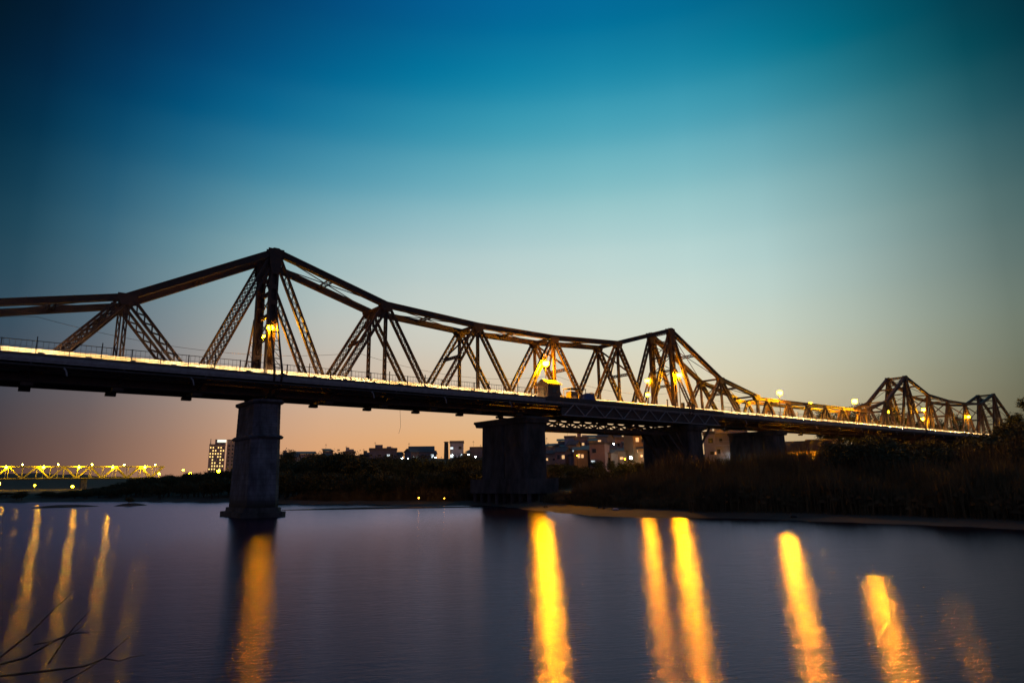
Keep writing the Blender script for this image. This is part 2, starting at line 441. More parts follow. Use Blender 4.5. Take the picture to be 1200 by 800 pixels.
def dup(root, loc, rz=0.0, scale=(1, 1, 1), label=None, group=None):
    r = root.copy()
    C.objects.link(r)
    r.location = loc
    r.rotation_euler = (0, 0, rz)
    r.scale = scale
    if label:
        r['label'] = label
    if group:
        r['group'] = group
    for ch in list(root.children):
        c = ch.copy()
        C.objects.link(c)
        c.parent = r
        for g in ch.children:
            d = g.copy()
            C.objects.link(d)
            d.parent = c
    return r


def polar(deg, dist):  # house and far light bearings were taken from image pixel columns
    """ground position at a bearing (degrees from the across-bridge axis) and distance from the camera"""
    return CAM.x + math.sin(R(deg)) * dist, CAM.y + math.cos(R(deg)) * dist


def sstep(a, b, v):
    t = max(0.0, min(1.0, (v - a) / (b - a)))
    return t * t * (3 - 2 * t)


# ------------------------------------------------------------------ ground and water
SHORE = [(-400, 60), (-90, 24), (-63, 26.5), (-52, 27.8), (-45, 27), (-38, 25), (-32, 22.5), (-22, 25), (-8, 30), (4, 34), (24, 27), (45, 20), (76, 15),
         (105, 5), (130, -9), (160, -40), (200, -110), (260, -300), (320, -900)]


def shore(y):
    if y <= SHORE[0][0]:
        return SHORE[0][1]
    for (a, u), (b, w) in zip(SHORE, SHORE[1:]):
        if y <= b:
            return u + (w - u) * (y - a) / (b - a)
    return None


def ground_z(x, y):
    nz = noise.noise(Vector((x * 0.05, y * 0.05, 3.1)))
    nf = noise.noise(Vector((x * 0.25, y * 0.25, 7.7)))
    d = math.hypot(x - CAM.x, y - CAM.y)
    az = math.degrees(math.atan2(x - CAM.x, y - CAM.y))
    # own bank, under and behind the viewer
    near = -74.3 + 0.02 * (x + 25) + 0.3 * nf - y
    s = shore(y)
    far = 1e3 if s is None else (x - s) + 1.3 * nf
    if s is not None and y < -70 and x < 15:
        far = -30
    if near > 0:
        z = min(1.9, near * 0.75) + sstep(10, 60, near) * 2
        return z + 0.1 * nf
    if far <= 0:
        return max(-1.6, 0.22 * far) if near < -4 else max(-1.6, near * 0.5)
    z = min(0.10 * far, 0.55) + 1.6 * sstep(6, 26, far) + 0.25 * nf * sstep(2, 12, far)
    if az > 4 and y > 4:
        z += (10.0 * sstep(160, 270, d) + 2.2 * nz * sstep(110, 200, d)) * sstep(9, 27, az) * (1 - 0.5 * sstep(62, 70, az))
    if d > 900:
        z += 0
    # wooded hill at the right, short of the far end of the bridge
    z += 22 * math.exp(-(((x - 152) / 30) ** 2 + ((y + 50) / 17) ** 2))
    return z


def far_hills(x, y):
    az = math.degrees(math.atan2(x - CAM.x, y - CAM.y))
    d = math.hypot(x - CAM.x, y - CAM.y)
    return sstep(1300, 1900, d) * (26 + 16 * noise.noise(Vector((az * 0.12, 1.3, 0))) + 5 * noise.noise(Vector((az * 0.7, 4.3, 0))))


def ground_mesh():
    mb = MB()
    azs = []
    a = -180.0
    while a < 180:
        azs.append(a)
        a += 0.28 if -6 <= a < 84 else 3.0
    rs = [0.0]
    r = 1.2
    while r < 9000:
        rs.append(r)
        r *= 1.028 if r < 420 else 1.12
    n = len(azs)
    for r in rs:
        for a in azs:
            x, y = polar(a, r)
            mb.v.append((x, y, ground_z(x, y) + far_hills(x, y)))
    for i in range(len(rs) - 1):
        for k in range(n):
            k2 = (k + 1) % n
            mb.f.append((i * n + k, (i + 1) * n + k, (i + 1) * n + k2, i * n + k2))
    return mb


GROUND = mat('river_bank_soil', (0.07, 0.053, 0.038), (0.13, 0.10, 0.068), 0.12, 0.95, 0, 0.7, 1.5)
gt = GROUND.node_tree                       # sand near the water line, dark scrubby turf above it
gb = gt.nodes['Principled BSDF']
sand_link = gb.inputs['Base Color'].links[0].from_socket
gc = gt.nodes.new('ShaderNodeTexCoord')
gs = gt.nodes.new('ShaderNodeSeparateXYZ')
gt.links.new(gc.outputs['Object'], gs.inputs[0])
gn = gt.nodes.new('ShaderNodeTexNoise')
gn.inputs['Scale'].default_value = 0.35
gt.links.new(gc.outputs['Object'], gn.inputs['Vector'])
ga = gt.nodes.new('ShaderNodeMath')
ga.operation = 'ADD'
gt.links.new(gs.outputs[2], ga.inputs[0])
gt.links.new(gn.outputs[0], ga.inputs[1])
gm = gt.nodes.new('ShaderNodeMapRange')
gm.inputs['From Min'].default_value = 0.95
gm.inputs['From Max'].default_value = 1.5
gt.links.new(ga.outputs[0], gm.inputs['Value'])
gx = gt.nodes.new('ShaderNodeMix')
gx.data_type = 'RGBA'
gt.links.new(gm.outputs[0], gx.inputs['Factor'])
gt.links.new(sand_link, gx.inputs[6])
gx.inputs[7].default_value = (0.028, 0.030, 0.016, 1)
gt.links.new(gx.outputs[2], gb.inputs['Base Color'])
g = ground_mesh().build('ground', GROUND, smooth=True)
tag(g, kind='structure')

WATER = bpy.data.materials.new('river_water')
WATER.use_nodes = True
wt = WATER.node_tree
for n_ in list(wt.nodes):
    wt.nodes.remove(n_)
wo_ = wt.nodes.new('ShaderNodeOutputMaterial')
wmix = wt.nodes.new('ShaderNodeMixShader')      # silty body under a Fresnel skin
wdif = wt.nodes.new('ShaderNodeBsdfDiffuse')
wdif.inputs['Color'].default_value = (0.022, 0.017, 0.024, 1)
wgl = wt.nodes.new('ShaderNodeBsdfAnisotropic')
wgl.inputs['Color'].default_value = (0.58, 0.48, 0.68, 1)
wgl.distribution = 'BECKMANN'
wgl.inputs['Roughness'].default_value = 0.225
wgl.inputs['Anisotropy'].default_value = 0.57      # wind waves run along one bearing, so slopes are steeper that way
WAVE = R(27)
wtan = wt.nodes.new('ShaderNodeCombineXYZ')
wtan.inputs[0].default_value = math.cos(WAVE)
wtan.inputs[1].default_value = -math.sin(WAVE)
wt.links.new(wtan.outputs[0], wgl.inputs['Tangent'])
wfr = wt.nodes.new('ShaderNodeFresnel')
wfr.inputs['IOR'].default_value = 1.26
wt.links.new(wfr.outputs[0], wmix.inputs[0])
wt.links.new(wdif.outputs[0], wmix.inputs[1])
wt.links.new(wgl.outputs[0], wmix.inputs[2])
wt.links.new(wmix.outputs[0], wo_.inputs['Surface'])
co = wt.nodes.new('ShaderNodeTexCoord')
prev = None
for sc, st, strength, dist in (((0.35, 1.1, 1), 1.0, 0.12, 0.10), ((2.2, 6.5, 1), 1.0, 0.28, 0.045), ((9.0, 20.0, 1), 1.0, 0.35, 0.016)):
    mp = wt.nodes.new('ShaderNodeMapping')
    mp.vector_type = 'TEXTURE'
    mp.inputs['Rotation'].default_value = (0, 0, -WAVE)
    mp.inputs['Scale'].default_value = (1 / sc[0], 1 / sc[1], 1)
    wt.links.new(co.outputs['Object'], mp.inputs[0])
    nz = wt.nodes.new('ShaderNodeTexNoise')
    nz.inputs['Scale'].default_value = st
    nz.inputs['Detail'].default_value = 3
    wt.links.new(mp.outputs[0], nz.inputs['Vector'])
    bp = wt.nodes.new('ShaderNodeBump')
    bp.inputs['Strength'].default_value = strength
    bp.inputs['Distance'].default_value = dist
    wt.links.new(nz.outputs[0], bp.inputs['Height'])
    if prev is not None:
        wt.links.new(prev.outputs[0], bp.inputs['Normal'])
    prev = bp
for sh_ in (wgl, wfr):
    wt.links.new(prev.outputs[0], sh_.inputs['Normal'])
w = MB()
seg = 96
for k in range(seg):
    w.v.append((CAM.x + 9000 * math.sin(2 * math.pi * k / seg), CAM.y + 9000 * math.cos(2 * math.pi * k / seg), 0))
w.f.append(tuple(reversed(range(seg))))
tag(w.build('river_water', WATER), kind='structure')

# low sandbars breaking the surface off the far shore
SAND = mat('wet_sand', (0.055, 0.045, 0.038), (0.09, 0.07, 0.055), 0.6, 0.8, 0, 0.4, 4)


def sandbar(cx, cy, lx, ly, rot, h):
    mb = MB()
    n, rings = 40, 6
    mb.v.append((0, 0, h))
    for j in range(1, rings + 1):
        for i in range(n):
            a = 2 * math.pi * i / n
            k = 1 + 0.22 * noise.noise(Vector((math.cos(a) * 1.7 + cx, math.sin(a) * 1.7, cy)))
            q = j / rings
            mb.v.append((lx * q * k * math.cos(a), ly * q * k * math.sin(a), h * (1 - q ** 2) - 0.12 * q ** 3 + 0.06 * noise.noise(Vector((a * 3, q * 4, cx)))))
    for i in range(n):
        mb.f.append((0, 1 + i, 1 + (i + 1) % n))
    for j in range(rings - 1):
        for i in range(n):
            b = 1 + j * n
            mb.f.append((b + i, b + n + i, b + n + (i + 1) % n, b + (i + 1) % n))
    o = mb.build('sandbar', SAND, loc=(cx, cy, 0), smooth=True)
    o.rotation_euler = (0, 0, rot)
    tag(o, kind='structure')


# ------------------------------------------------------------------ the truss bridge
YF = 4.77            # far truss
ZB = 13.85           # bottom chord
ZR = 15.45           # road surface
TOPS = {0: 31.1, 15: 26.8, 30: 25.95, 45: 25.95, 60: 26.8, 75: 31.1}
ARM = {-15: 23.0, -27.5: 20.3, 90: 23.0, 102.5: 20.3}


def gusset(mb, x, z, y, r, drop=0.0):
    for sg in (-1, 1):
        pts = [(x - r, y + sg * 0.33, z + 0.28), (x + r, y + sg * 0.33, z + 0.28), (x + r, y + sg * 0.33, z - 0.45), (x + r * 0.55, y + sg * 0.33, z - r - drop), (x - r * 0.55, y + sg * 0.33, z - r - drop), (x - r, y + sg * 0.33, z - 0.45)]
        mb.plate(pts, 0.04)


def chord(pts, y, w, h0, r=0.95, up_side=True, arms=False):
    mb = MB()
    h = h0
    for p, q in zip(pts, pts[1:]):
        h = h0 * 0.86 if arms and (p[0] < 0 and p[0] + q[0] < -15.5 or p[0] + q[0] > 165.5) else h0
        P, Q = Vector((p[0], y, p[1])), Vector((q[0], y, q[1]))
        d = (Q - P).normalized()
        e = Vector((0, 1, 0)).cross(d)
        for sg in (-1, 1):
            o = Vector((0, sg * (w / 2 - 0.05), 0))
            mb.bar(P + o, Q + o, 0.10, h)
        mb.bar(P + e * (h / 2 - 0.12) * -1, Q + e * (h / 2 - 0.12) * -1, w - 0.22, 0.06)
        mb.bar(P + e * (h / 2 + 0.022), Q + e * (h / 2 + 0.022), w + 0.14, 0.04)
        mb.bar(P - e * (h / 2 + 0.022), Q - e * (h / 2 + 0.022), w + 0.14, 0.04)
        # angle flanges and cover plates stand proud of the web
        for sg in (-1, 1):
            for k in (-1, 1):
                mb.bar(P + Vector((0, sg * (w / 2 + 0.02), 0)) + e * k * (h / 2 - 0.07), Q + Vector((0, sg * (w / 2 + 0.02), 0)) + e * k * (h / 2 - 0.07), 0.035, 0.13)
        ln = (Q - P).length
        for i in range(1, int(ln / 3.75)):
            c = P + (Q - P) * (i / int(ln / 3.75))
            for sg in (-1, 1):
                mb.bar(c + Vector((0, sg * (w / 2 + 0.012), 0)) - e * (h / 2 - 0.15), c + Vector((0, sg * (w / 2 + 0.012), 0)) + e * (h / 2 - 0.15), 0.02, 0.5)
    h = h0
    for x, z in pts:
        for sg in (-1, 1):
            gy = y + sg * (w / 2 + 0.06)
            s = 1 if up_side else -1
            poly = [(x - r, gy, z + s * h * 0.42), (x + r, gy, z + s * h * 0.42), (x + r, gy, z - s * h * 0.5), (x + r * 0.6, gy, z - s * (h * 0.5 + r * 0.65)), (x - r * 0.6, gy, z - s * (h * 0.5 + r * 0.65)), (x - r, gy, z - s * h * 0.5)]
            mb.plate(poly, 0.045)
    return mb


def railing_mesh(x0, x1, y, z, post=2.5, h=1.15, fine=True):
    mb = MB()
    for zz, t in ((h, 0.055), (h * 0.52, 0.03), (0.12, 0.03)):
        mb.box(x0, x1, y - t / 2, y + t / 2, z + zz - t / 2, z + zz + t / 2)
    n = int((x1 - x0) / post)
    for i in range(n + 1):
        x = x0 + (x1 - x0) * i / n
        hh = h + (0.42 if i % 2 == 0 else 0.06)
        mb.box(x - 0.04, x + 0.04, y - 0.05, y + 0.05, z - 0.25, z + hh)
    if fine:
        k = int((x1 - x0) / 0.42)
        for i in range(k):
            x = x0 + (x1 - x0) * (i + 0.5) / k
            mb.box(x - 0.012, x + 0.012, y - 0.012, y + 0.012, z + 0.13, z + h - 0.03)
    return mb


def road_parts(root, x0, x1, side, lamps=True, fence=True, trail_band_h=1.06):
    """carriageway hung outside one truss: side -1 near, +1 far"""
    ye = -0.55 if side < 0 else YF + 0.55
    yo = -3.30 if side < 0 else YF + 3.30
    s = side
    mb = MB()
    a, b = sorted((ye, yo + s * 0.12))
    mb.box(x0, x1, a, b, ZR - 0.22, ZR)
    mb.box(x0, x1, *sorted((yo - s * 0.02, yo + s * 0.16)), ZR + 0.004, ZR + 0.20)          # outer kerb
    mb.build('roadway', DECK, root)
    st = MB()
    for f in (0.08, 0.36, 0.64, 0.95):
        yy = ye + (yo - ye) * f
        st.box(x0, x1, yy - 0.09, yy + 0.09, ZR - 0.62 + 0.12 * f, ZR - 0.224)
    for yy, zz, r in ((yo + s * 0.10, ZR - 0.92, 0.11), (ye + (yo - ye) * 0.5, ZR - 1.05, 0.16)):
        st.tube([(x0, yy, zz), (x1, yy, zz)], r, 8)
    st.build('stringer', STEEL_DARK, root)
    fa = MB()
    fa.box(x0, x1, *sorted((yo + s * 0.125, yo + s * 0.175)), ZR - 0.42, ZR - 0.05)
    fa.box(x0, x1, *sorted((yo + s * 0.02, yo + s * 0.12)), ZR - 0.62, ZR - 0.43)
    fa.build('fascia', STEEL_PALE, root)
    pb = MB()  # added pale wall, standing in for the light trail of passing traffic
    yp = ye + s * 0.12
    n = max(1, int((x1 - x0) / 3.75))
    for i in range(n):
        u, v = x0 + (x1 - x0) * i / n + 0.015, x0 + (x1 - x0) * (i + 1) / n - 0.015
        pb.box(u, v, yp - 0.07, yp + 0.07, ZR + 0.003, ZR + trail_band_h)
    pb.build('trail_band_wall', TRAIL_BAND, root)
    if fence:
        railing_mesh(x0, x1, yo + s * 0.07, ZR + 0.2).build('railing', STEEL_DARK, root)
    if lamps:  # added inward-facing lamps that light up the trail wall; no real fittings
        x_seed = abs(x0) * 7
        n = max(1, int(round((x1 - x0) / 3.75)))
        for i in range(n):
            x = x0 + (x1 - x0) * (i + 0.5) / n
            hb = MB()
            yk = yo - s * 0.10
            hb.box(x - 0.24, x + 0.24, *sorted((yk, yk + s * 0.05)), ZR + 0.03, ZR + 0.30)
            hb.box(x - 0.24, x + 0.24, *sorted((yk - s * 0.40, yk + s * 0.05)), ZR + 0.30, ZR + 0.33)
            ho = hb.build('added_trail_lamp', STEEL_DARK, root)
            lens = MB()
            q = yk - s * 0.006
            lq = [(x - 0.20, q - s * 0.02, ZR + 0.10), (x + 0.20, q - s * 0.02, ZR + 0.10), (x + 0.20, q - s * 0.02, ZR + 0.27), (x - 0.20, q - s * 0.02, ZR + 0.27)]
            lens.v = lq if s > 0 else lq[::-1]          # the pane looks inward, on to the parapet
            lens.f = [(0, 1, 2, 3)]
            lens.build('lens', TRAIL_LENS[(0, 1, 2, 1, 0, 2, 1, 1, 2)[(i * 5 + int(x_seed)) % 9]], ho)


def cross_parts(root, xs):
    for x in xs:
        mb = MB()
        mb.box(x - 0.16, x + 0.16, -0.5, YF + 0.5, ZB + 0.62, ZR - 0.85)
        mb.box(x - 0.22, x + 0.22, -0.5, YF + 0.5, ZB + 0.56, ZB + 0.62)
        mb.bar((x, 0, ZB - 0.35), (x, YF, ZB - 0.35), 0.3, 0.24, (1, 0, 0))
        for s, y0 in ((-1, -0.42), (1, YF + 0.42)):
            mb.bar((x, y0, ZB - 0.1), (x, y0 + s * 2.9, ZR - 0.95), 0.16, 0.2, (1, 0, 0))
            mb.bar((x, y0, ZR - 0.75), (x, y0 + s * 2.95, ZR - 0.75), 0.18, 0.22, (1, 0, 0))
        mb.box(x - 0.5, x + 0.5, -0.34, 0.34, ZB - 0.80, ZB - 0.47)
        mb.box(x - 0.5, x + 0.5, YF - 0.34, YF + 0.34, ZB - 0.80, ZB - 0.47)
        mb.build('cross_girder', STEEL_DARK, root)


def drain_parts(root, xs):
    for x in xs:
        mb = MB()
        mb.tube([(x, -3.28, ZR - 0.95), (x + 0.05, -3.55, ZR - 1.02), (x + 0.22, -3.62, ZR - 1.25), (x + 0.34, -3.62, ZR - 1.75)], 0.075, 7)
        mb.build('drain_pipe', STEEL_PALE, root)


def anchor_span(label, x_off, rebuilt=False):
    root = thing('truss_span', label, 'bridge span', (x_off, 0, 0), 0, 'steel spans of the long truss bridge')
    tops = sorted({**ARM, **TOPS}.items())
    bots = [-27.5, -22.5, -7.5, 0, 7.5, 22.5, 37.5, 52.5, 67.5, 75, 82.5, 97.5, 102.5]
    for y in (0, YF):
        chord(tops, y, 0.60, 0.66, arms=True).build('top_chord', STEEL, root)
        chord([(x, ZB) for x in bots], y, 0.62, 0.72, 0.8, False).build('bottom_chord', STEEL, root)
        # diagonals: bottom node -> top node
        pairs = [(-22.5, -15), (-7.5, -15), (-7.5, 0), (7.5, 0), (7.5, 15), (22.5, 15), (22.5, 30), (37.5, 30), (37.5, 45), (52.5, 45), (52.5, 60),
                 (67.5, 60), (67.5, 75), (82.5, 75), (82.5, 90), (97.5, 90)]
        top = dict(tops)
        for b, t in pairs:
            heavy = (b, t) in ((-22.5, -15), (7.5, 15), (67.5, 60), (97.5, 90))
            mb = MB()
            p, q = (b, y, ZB), (t, y, top[t])
            if heavy:
                mb.lace(p, q, 1.04, 0.44, 0.25, 0.78, 0.09, cross=True)
            else:
                mb.lace(p, q, 0.92, 0.42, 0.22, 0.62, 0.085, cross=(b, t) in ((-7.5, 0), (82.5, 75)))
            mb.build('diagonal_strut', STEEL, root)
        for x in (-15, 15, 30, 45, 60, 90):
            mb = MB()
            mb.lace((x, y, ZB), (x, y, top[x]), 0.42, 0.34, 0.12, 0.75, 0.07)
            mb.build('hanger', STEEL, root)
        for x in (0, 75):
            mb = MB()
            for sg in (-1, 1):
                mb.box(x + sg * 0.36 - 0.12, x + sg * 0.36 + 0.12, y - 0.36, y + 0.36, ZB, 30.75)
            mb.box(x - 0.26, x + 0.26, y - 0.10, y + 0.10, ZB, 30.7)
            for i in range(9):
                z = ZB + 0.8 + i * 1.95
                for fy in (-0.35, 0.35):
                    mb.box(x - 0.26, x + 0.26, y + fy - 0.012, y + fy + 0.012, z, z + 0.6)
            mb.plate([(x - 0.8, y - 0.40, 31.2), (x - 0.3, y - 0.40, 31.48), (x + 0.3, y - 0.40, 31.48), (x + 0.8, y - 0.40, 31.2), (x + 0.7, y - 0.40, 29.4), (x + 0.4, y - 0.40, 28.2), (x - 0.4, y - 0.40, 28.2), (x - 0.7, y - 0.40, 29.4)], 0.05)
            mb.plate([(x - 0.8, y + 0.40, 31.2), (x - 0.3, y + 0.40, 31.48), (x + 0.3, y + 0.40, 31.48), (x + 0.8, y + 0.40, 31.2), (x + 0.7, y + 0.40, 29.4), (x + 0.4, y + 0.40, 28.2), (x - 0.4, y + 0.40, 28.2), (x - 0.7, y + 0.40, 29.4)], 0.05)
            mb.build('tower_column', STEEL, root)
    # towers: crossed frames between the two columns
    for x in (0, 75):
        mb = MB()
        zs = [20.6, 23.4, 26.2, 29.0]
        for z in zs + [30.7]:
            mb.lace((x, 0.3, z), (x, YF - 0.3, z), 0.45, 0.3, 0.09, 0.5, 0.06, (1, 0, 0), True)
        for z0, z1 in zip(zs, zs[1:]):
            for u, v in ((0.3, YF - 0.3), (YF - 0.3, 0.3)):
                mb.bar((x, u, z0 + 0.2), (x, v, z1 - 0.2), 0.12, 0.10, (1, 0, 0))
        mb.bar((x, 0.35, 19.0), (x, 1.5, 20.45), 0.16, 0.16, (1, 0, 0))
        mb.bar((x, YF - 0.35, 19.0), (x, YF - 1.5, 20.45), 0.16, 0.16, (1, 0, 0))
        mb.build('portal_frame', STEEL, root)
        for s, yb in ((-1, 0), (1, YF)):
            mb = MB()
            for dx in (-0.42, 0.42):
                pts = [(x + dx, yb + s * 0.38, 23.6), (x + dx * 1.0, yb + s * 2.0, 19.6), (x + dx, yb + s * 3.46, 16.1), (x + dx, yb + s * 3.55, 15.2), (x + dx * 0.9, yb + s * 3.15, 14.4), (x + dx * 0.75, yb + s * 1.9, 13.5), (x + dx * 0.6, yb + s * 0.5, 13.2)]
                for p, q in zip(pts, pts[1:]):
                    mb.bar(p, q, 0.17, 0.24, (1, 0, 0))
            for i in range(7):
                t = i / 6
                yy, zz = yb + s * (0.6 + 2.75 * t), 23.1 - 6.7 * t
                mb.bar((x - 0.42, yy, zz), (x + 0.42, yy, zz), 0.06, 0.10, (0, 1, 0))
                if i < 6:
                    t2 = (i + 1) / 6
                    mb.bar((x - 0.42, yy, zz), (x + 0.42, yb + s * (0.6 + 2.75 * t2), 23.1 - 6.7 * t2), 0.03, 0.06, (0, 1, 0))
            mb.build('outrigger_frame', STEEL, root)
    # sway bracing in the planes of some diagonals
    top = dict(tops)
    for b, t in ((-22.5, -15), (7.5, 15), (22.5, 30), (52.5, 45), (67.5, 60), (97.5, 90)):
        mb = MB()
        P = lambda f, y: Vector((b + (t - b) * f, y, ZB + (top[t] - ZB) * f))
        f0 = 0.60 if top[t] > 24 else 0.70
        nrm = (P(1, 0) - P(0, 0)).normalized()
        mb.lace(P(f0, 0.2), P(f0, YF - 0.2), 0.5, 0.25, 0.09, 0.55, 0.07, nrm.cross(Vector((0, 1, 0))), True)
        for u, v in ((0.25, YF - 0.25), (YF - 0.25, 0.25)):
            mb.lace(P(f0 + 0.03, u), P(0.96, v), 0.30, 0.14, 0.08, 0.6, 0.07, nrm.cross(Vector((0, 1, 0))))
        mb.build('sway_brace', STEEL, root)
    # lateral bracing between the top chords
    mb = MB()
    for (x0, z0), (x1, z1) in zip(tops, tops[1:]):
        P0, P1 = Vector((x0, 0.2, z0)), Vector((x1, 0.2, z1))
        Q0, Q1 = Vector((x0, YF - 0.2, z0)), Vector((x1, YF - 0.2, z1))
        mb.bar(P0, Q1, 0.10, 0.09, (0, 0, 1))
        mb.bar(Q0, P1, 0.10, 0.09, (0, 0, 1))
        M, W = (P0 + P1) / 2, (Q0 + Q1) / 2
        mb.lace(M, W, 0.7, 0.22, 0.07, 0.7, 0.06, (P1 - P0).cross(Q0 - P0), True)
    for x, z in tops:
        mb.lace((x, 0.3, z), (x, YF - 0.3, z), 0.6, 0.3, 0.1, 0.6, 0.07, (0, 0, 1), True)
    mb.build('lateral_bracing', STEEL, root)
    # deck
    track = MB()
    for yy in (1.2, 2.0, 2.75, 3.55):
        track.box(-27.4, 102.4, yy - 0.14, yy + 0.14, ZB + 0.65, ZB + 1.25)
    for i in range(216):
        x = -27.2 + i * 0.6
        track.box(x - 0.12, x + 0.12, 0.9, 3.87, ZB + 1.254, ZB + 1.40)
    for yy in (1.88, 2.88):
        track.box(-27.4, 102.4, yy - 0.035, yy + 0.035, ZB + 1.404, ZB + 1.55)
    track.build('railway_track', STEEL_DARK, root)
    cross_parts(root, [x for x in [-22.5, -15, -7.5, 7.5, 15, 22.5, 30, 37.5, 45, 52.5, 60, 67.5, 82.5, 90, 97.5]])
    if rebuilt:
        road_parts(root, -27.45, 39.9, -1)
        road_parts(root, 85.0, 102.45, -1)
        road_parts(root, 39.95, 84.95, -1, True, False, 1.06)
    else:
        road_parts(root, -27.45, 102.45, -1)
    road_parts(root, -27.45, 102.45, 1, not rebuilt, True)
    drain_parts(root, [-20, -9, 11.5, 22, 33] + ([92] if rebuilt else [44, 55, 66, 88]))
    return root


def suspended_span(label, x_off):
    root = thing('suspended_span', label, 'bridge span', (x_off, 0, 0), 0, 'steel spans of the long truss bridge')
    ln, zt = 51.2, 19.75
    k = ln / 6
    tops = [(0.35, zt)] + [(k * (i + 0.5), zt) for i in range(6)] + [(ln - 0.35, zt)]
    for y in (0, YF):
        chord(tops, y, 0.55, 0.62, 0.6).build('top_chord', STEEL, root)
        chord([(0.1, ZB)] + [(k * i, ZB) for i in range(1, 6)] + [(ln - 0.1, ZB)], y, 0.6, 0.7, 0.7, False).build('bottom_chord', STEEL, root)
        for i in range(6):
            for b in (i, i + 1):
                mb = MB()
                mb.lace((max(0.2, min(ln - 0.2, k * b)), y, ZB), (k * (i + 0.5), y, zt), 0.62, 0.4, 0.2, 0.6, 0.08)
                mb.build('diagonal_strut', STEEL, root)
        for i in range(1, 6):
            mb = MB()
            mb.lace((k * (i + 0.5), y, ZB), (k * (i + 0.5), y, zt), 0.36, 0.3, 0.11, 0.7, 0.06)
            mb.build('hanger', STEEL, root)
        for x in (0.35, ln - 0.35):
            mb = MB()
            mb.lace((x, y, ZB), (x, y, zt + 0.3), 0.6, 0.45, 0.2, 0.7, 0.08)
            mb.build('end_post', STEEL, root)
    mb = MB()
    for i in range(6):
        x = k * (i + 0.5)
        mb.lace((x, 0.2, zt + 0.38), (x, YF - 0.2, zt + 0.38), 0.6, 0.2, 0.1, 0.6, 0.07, (0, 0, 1), True)
        if i < 5:
            mb.bar((x, 0.2, zt + 0.30), (x + k, YF - 0.2, zt + 0.30), 0.10, 0.09, (0, 0, 1))
            mb.bar((x + k, 0.2, zt + 0.27), (x, YF - 0.2, zt + 0.27), 0.10, 0.09, (0, 0, 1))
    mb.build('lateral_bracing', STEEL, root)
    track = MB()
    for yy in (1.2, 2.0, 2.75, 3.55):
        track.box(0.1, ln - 0.1, yy - 0.14, yy + 0.14, ZB + 0.65, ZB + 1.25)
    for i in range(85):
        x = 0.4 + i * 0.6
        track.box(x - 0.12, x + 0.12, 0.9, 3.87, ZB + 1.254, ZB + 1.40)
    for yy in (1.88, 2.88):
        track.box(0.1, ln - 0.1, yy - 0.035, yy + 0.035, ZB + 1.404, ZB + 1.55)
    track.build('railway_track', STEEL_DARK, root)
    cross_parts(root, [k * i for i in range(1, 6)])
    road_parts(root, 0.05, ln - 0.05, -1)
    road_parts(root, 0.05, ln - 0.05, 1, False)
    drain_parts(root, [6, 17, 28, 39])
    return root


anchor_span('near steel truss span with two tall towers, its end arm leaving the photo at left', 0, True)
suspended_span('low flat truss span linking the near pair of towers to the far pair', 102.5)
anchor_span('far steel truss span with two tall towers rising behind dark bushes', 181.2)
suspended_span('low truss span mostly outside the left edge, hung from the near arm', -78.7)

# lattice under-girder of the rebuilt stretch
ug = thing('under_girder', 'pale zigzag lattice girder carrying the roadside between the bulky middle piers', 'girder', (0, 0, 0))
mb = MB()
for z in (13.15, 15.02):
    mb.box(43.2, 83.6, -3.58, -3.42, z - 0.07, z + 0.07)
n = 9
for i in range(n):
    a, b = 43.6 + 4.4 * i, 43.6 + 4.4 * (i + 1)
    mb.bar((a, -3.5, 13.15), ((a + b) / 2, -3.5, 15.0), 0.12, 0.14)
    mb.bar(((a + b) / 2, -3.5, 15.0), (b, -3.5, 13.15), 0.12, 0.14)
mb.build('side_truss', STEEL_PALE, ug)
mb = MB()
mb.box(43.2, 83.6, -3.36, -0.7, 13.02, 13.12)
mb.box(43.2, 83.6, -3.3, -3.2, 13.13, 14.9)
mb.box(39.98, 84.9, -3.62, -3.46, ZR - 0.25, ZR + 0.38)
mb.build('side_plate', STEEL_DARK, ug)
for y in (0.35, 4.4):
    mb = MB()
    mb.box(40.5, 72.5, y - 0.2, y + 0.2, 11.2, 11.75)
    mb.box(40.5, 72.5, y - 0.2, y + 0.2, 12.72, 12.98)
    k = 12
    for i in range(k):
        a, b = 40.6 + 31.6 * i / k, 40.6 + 31.6 * (i + 1) / k
        mb.bar((a, y, 11.7), (b, y, 12.75), 0.14, 0.2)
        mb.bar((b, y, 11.7), (a, y, 12.75), 0.11, 0.2)
        mb.box(a - 0.09, a + 0.09, y - 0.1, y + 0.1, 11.75, 12.72)
    mb.build('lower_truss', STEEL_DARK, ug)
for x in (46, 52, 58, 64, 70):
    mb = MB()
    mb.box(x - 0.12, x + 0.12, 0.55, 4.2, 11.3, 11.7)
    mb.build('cross_tie', STEEL_DARK, ug)
for y in (0.35, 4.4, -1.5):
    for xa, za, xb, zb in ((70.5, 11.25, 74.4, 7.4), (72.6, 11.6, 74.4, 9.2), (83.2, 13.0, 78.6, 8.0), (81.2, 13.0, 78.6, 10.2)):
        mb = MB()
        mb.bar((xa, y, za), (xb, y, zb), 0.28, 0.34)
        mb.build('raking_strut', STEEL_DARK, ug)


# ------------------------------------------------------------------ piers
def plan(x, hx, y0, y1, ch):
    return [(x - hx, y0 + ch), (x - hx + ch * 0.75, y0), (x + hx - ch * 0.75, y0), (x + hx, y0 + ch), (x + hx, y1 - ch), (x + hx - ch * 0.75, y1), (x - hx + ch * 0.75, y1), (x - hx, y1 - ch)]


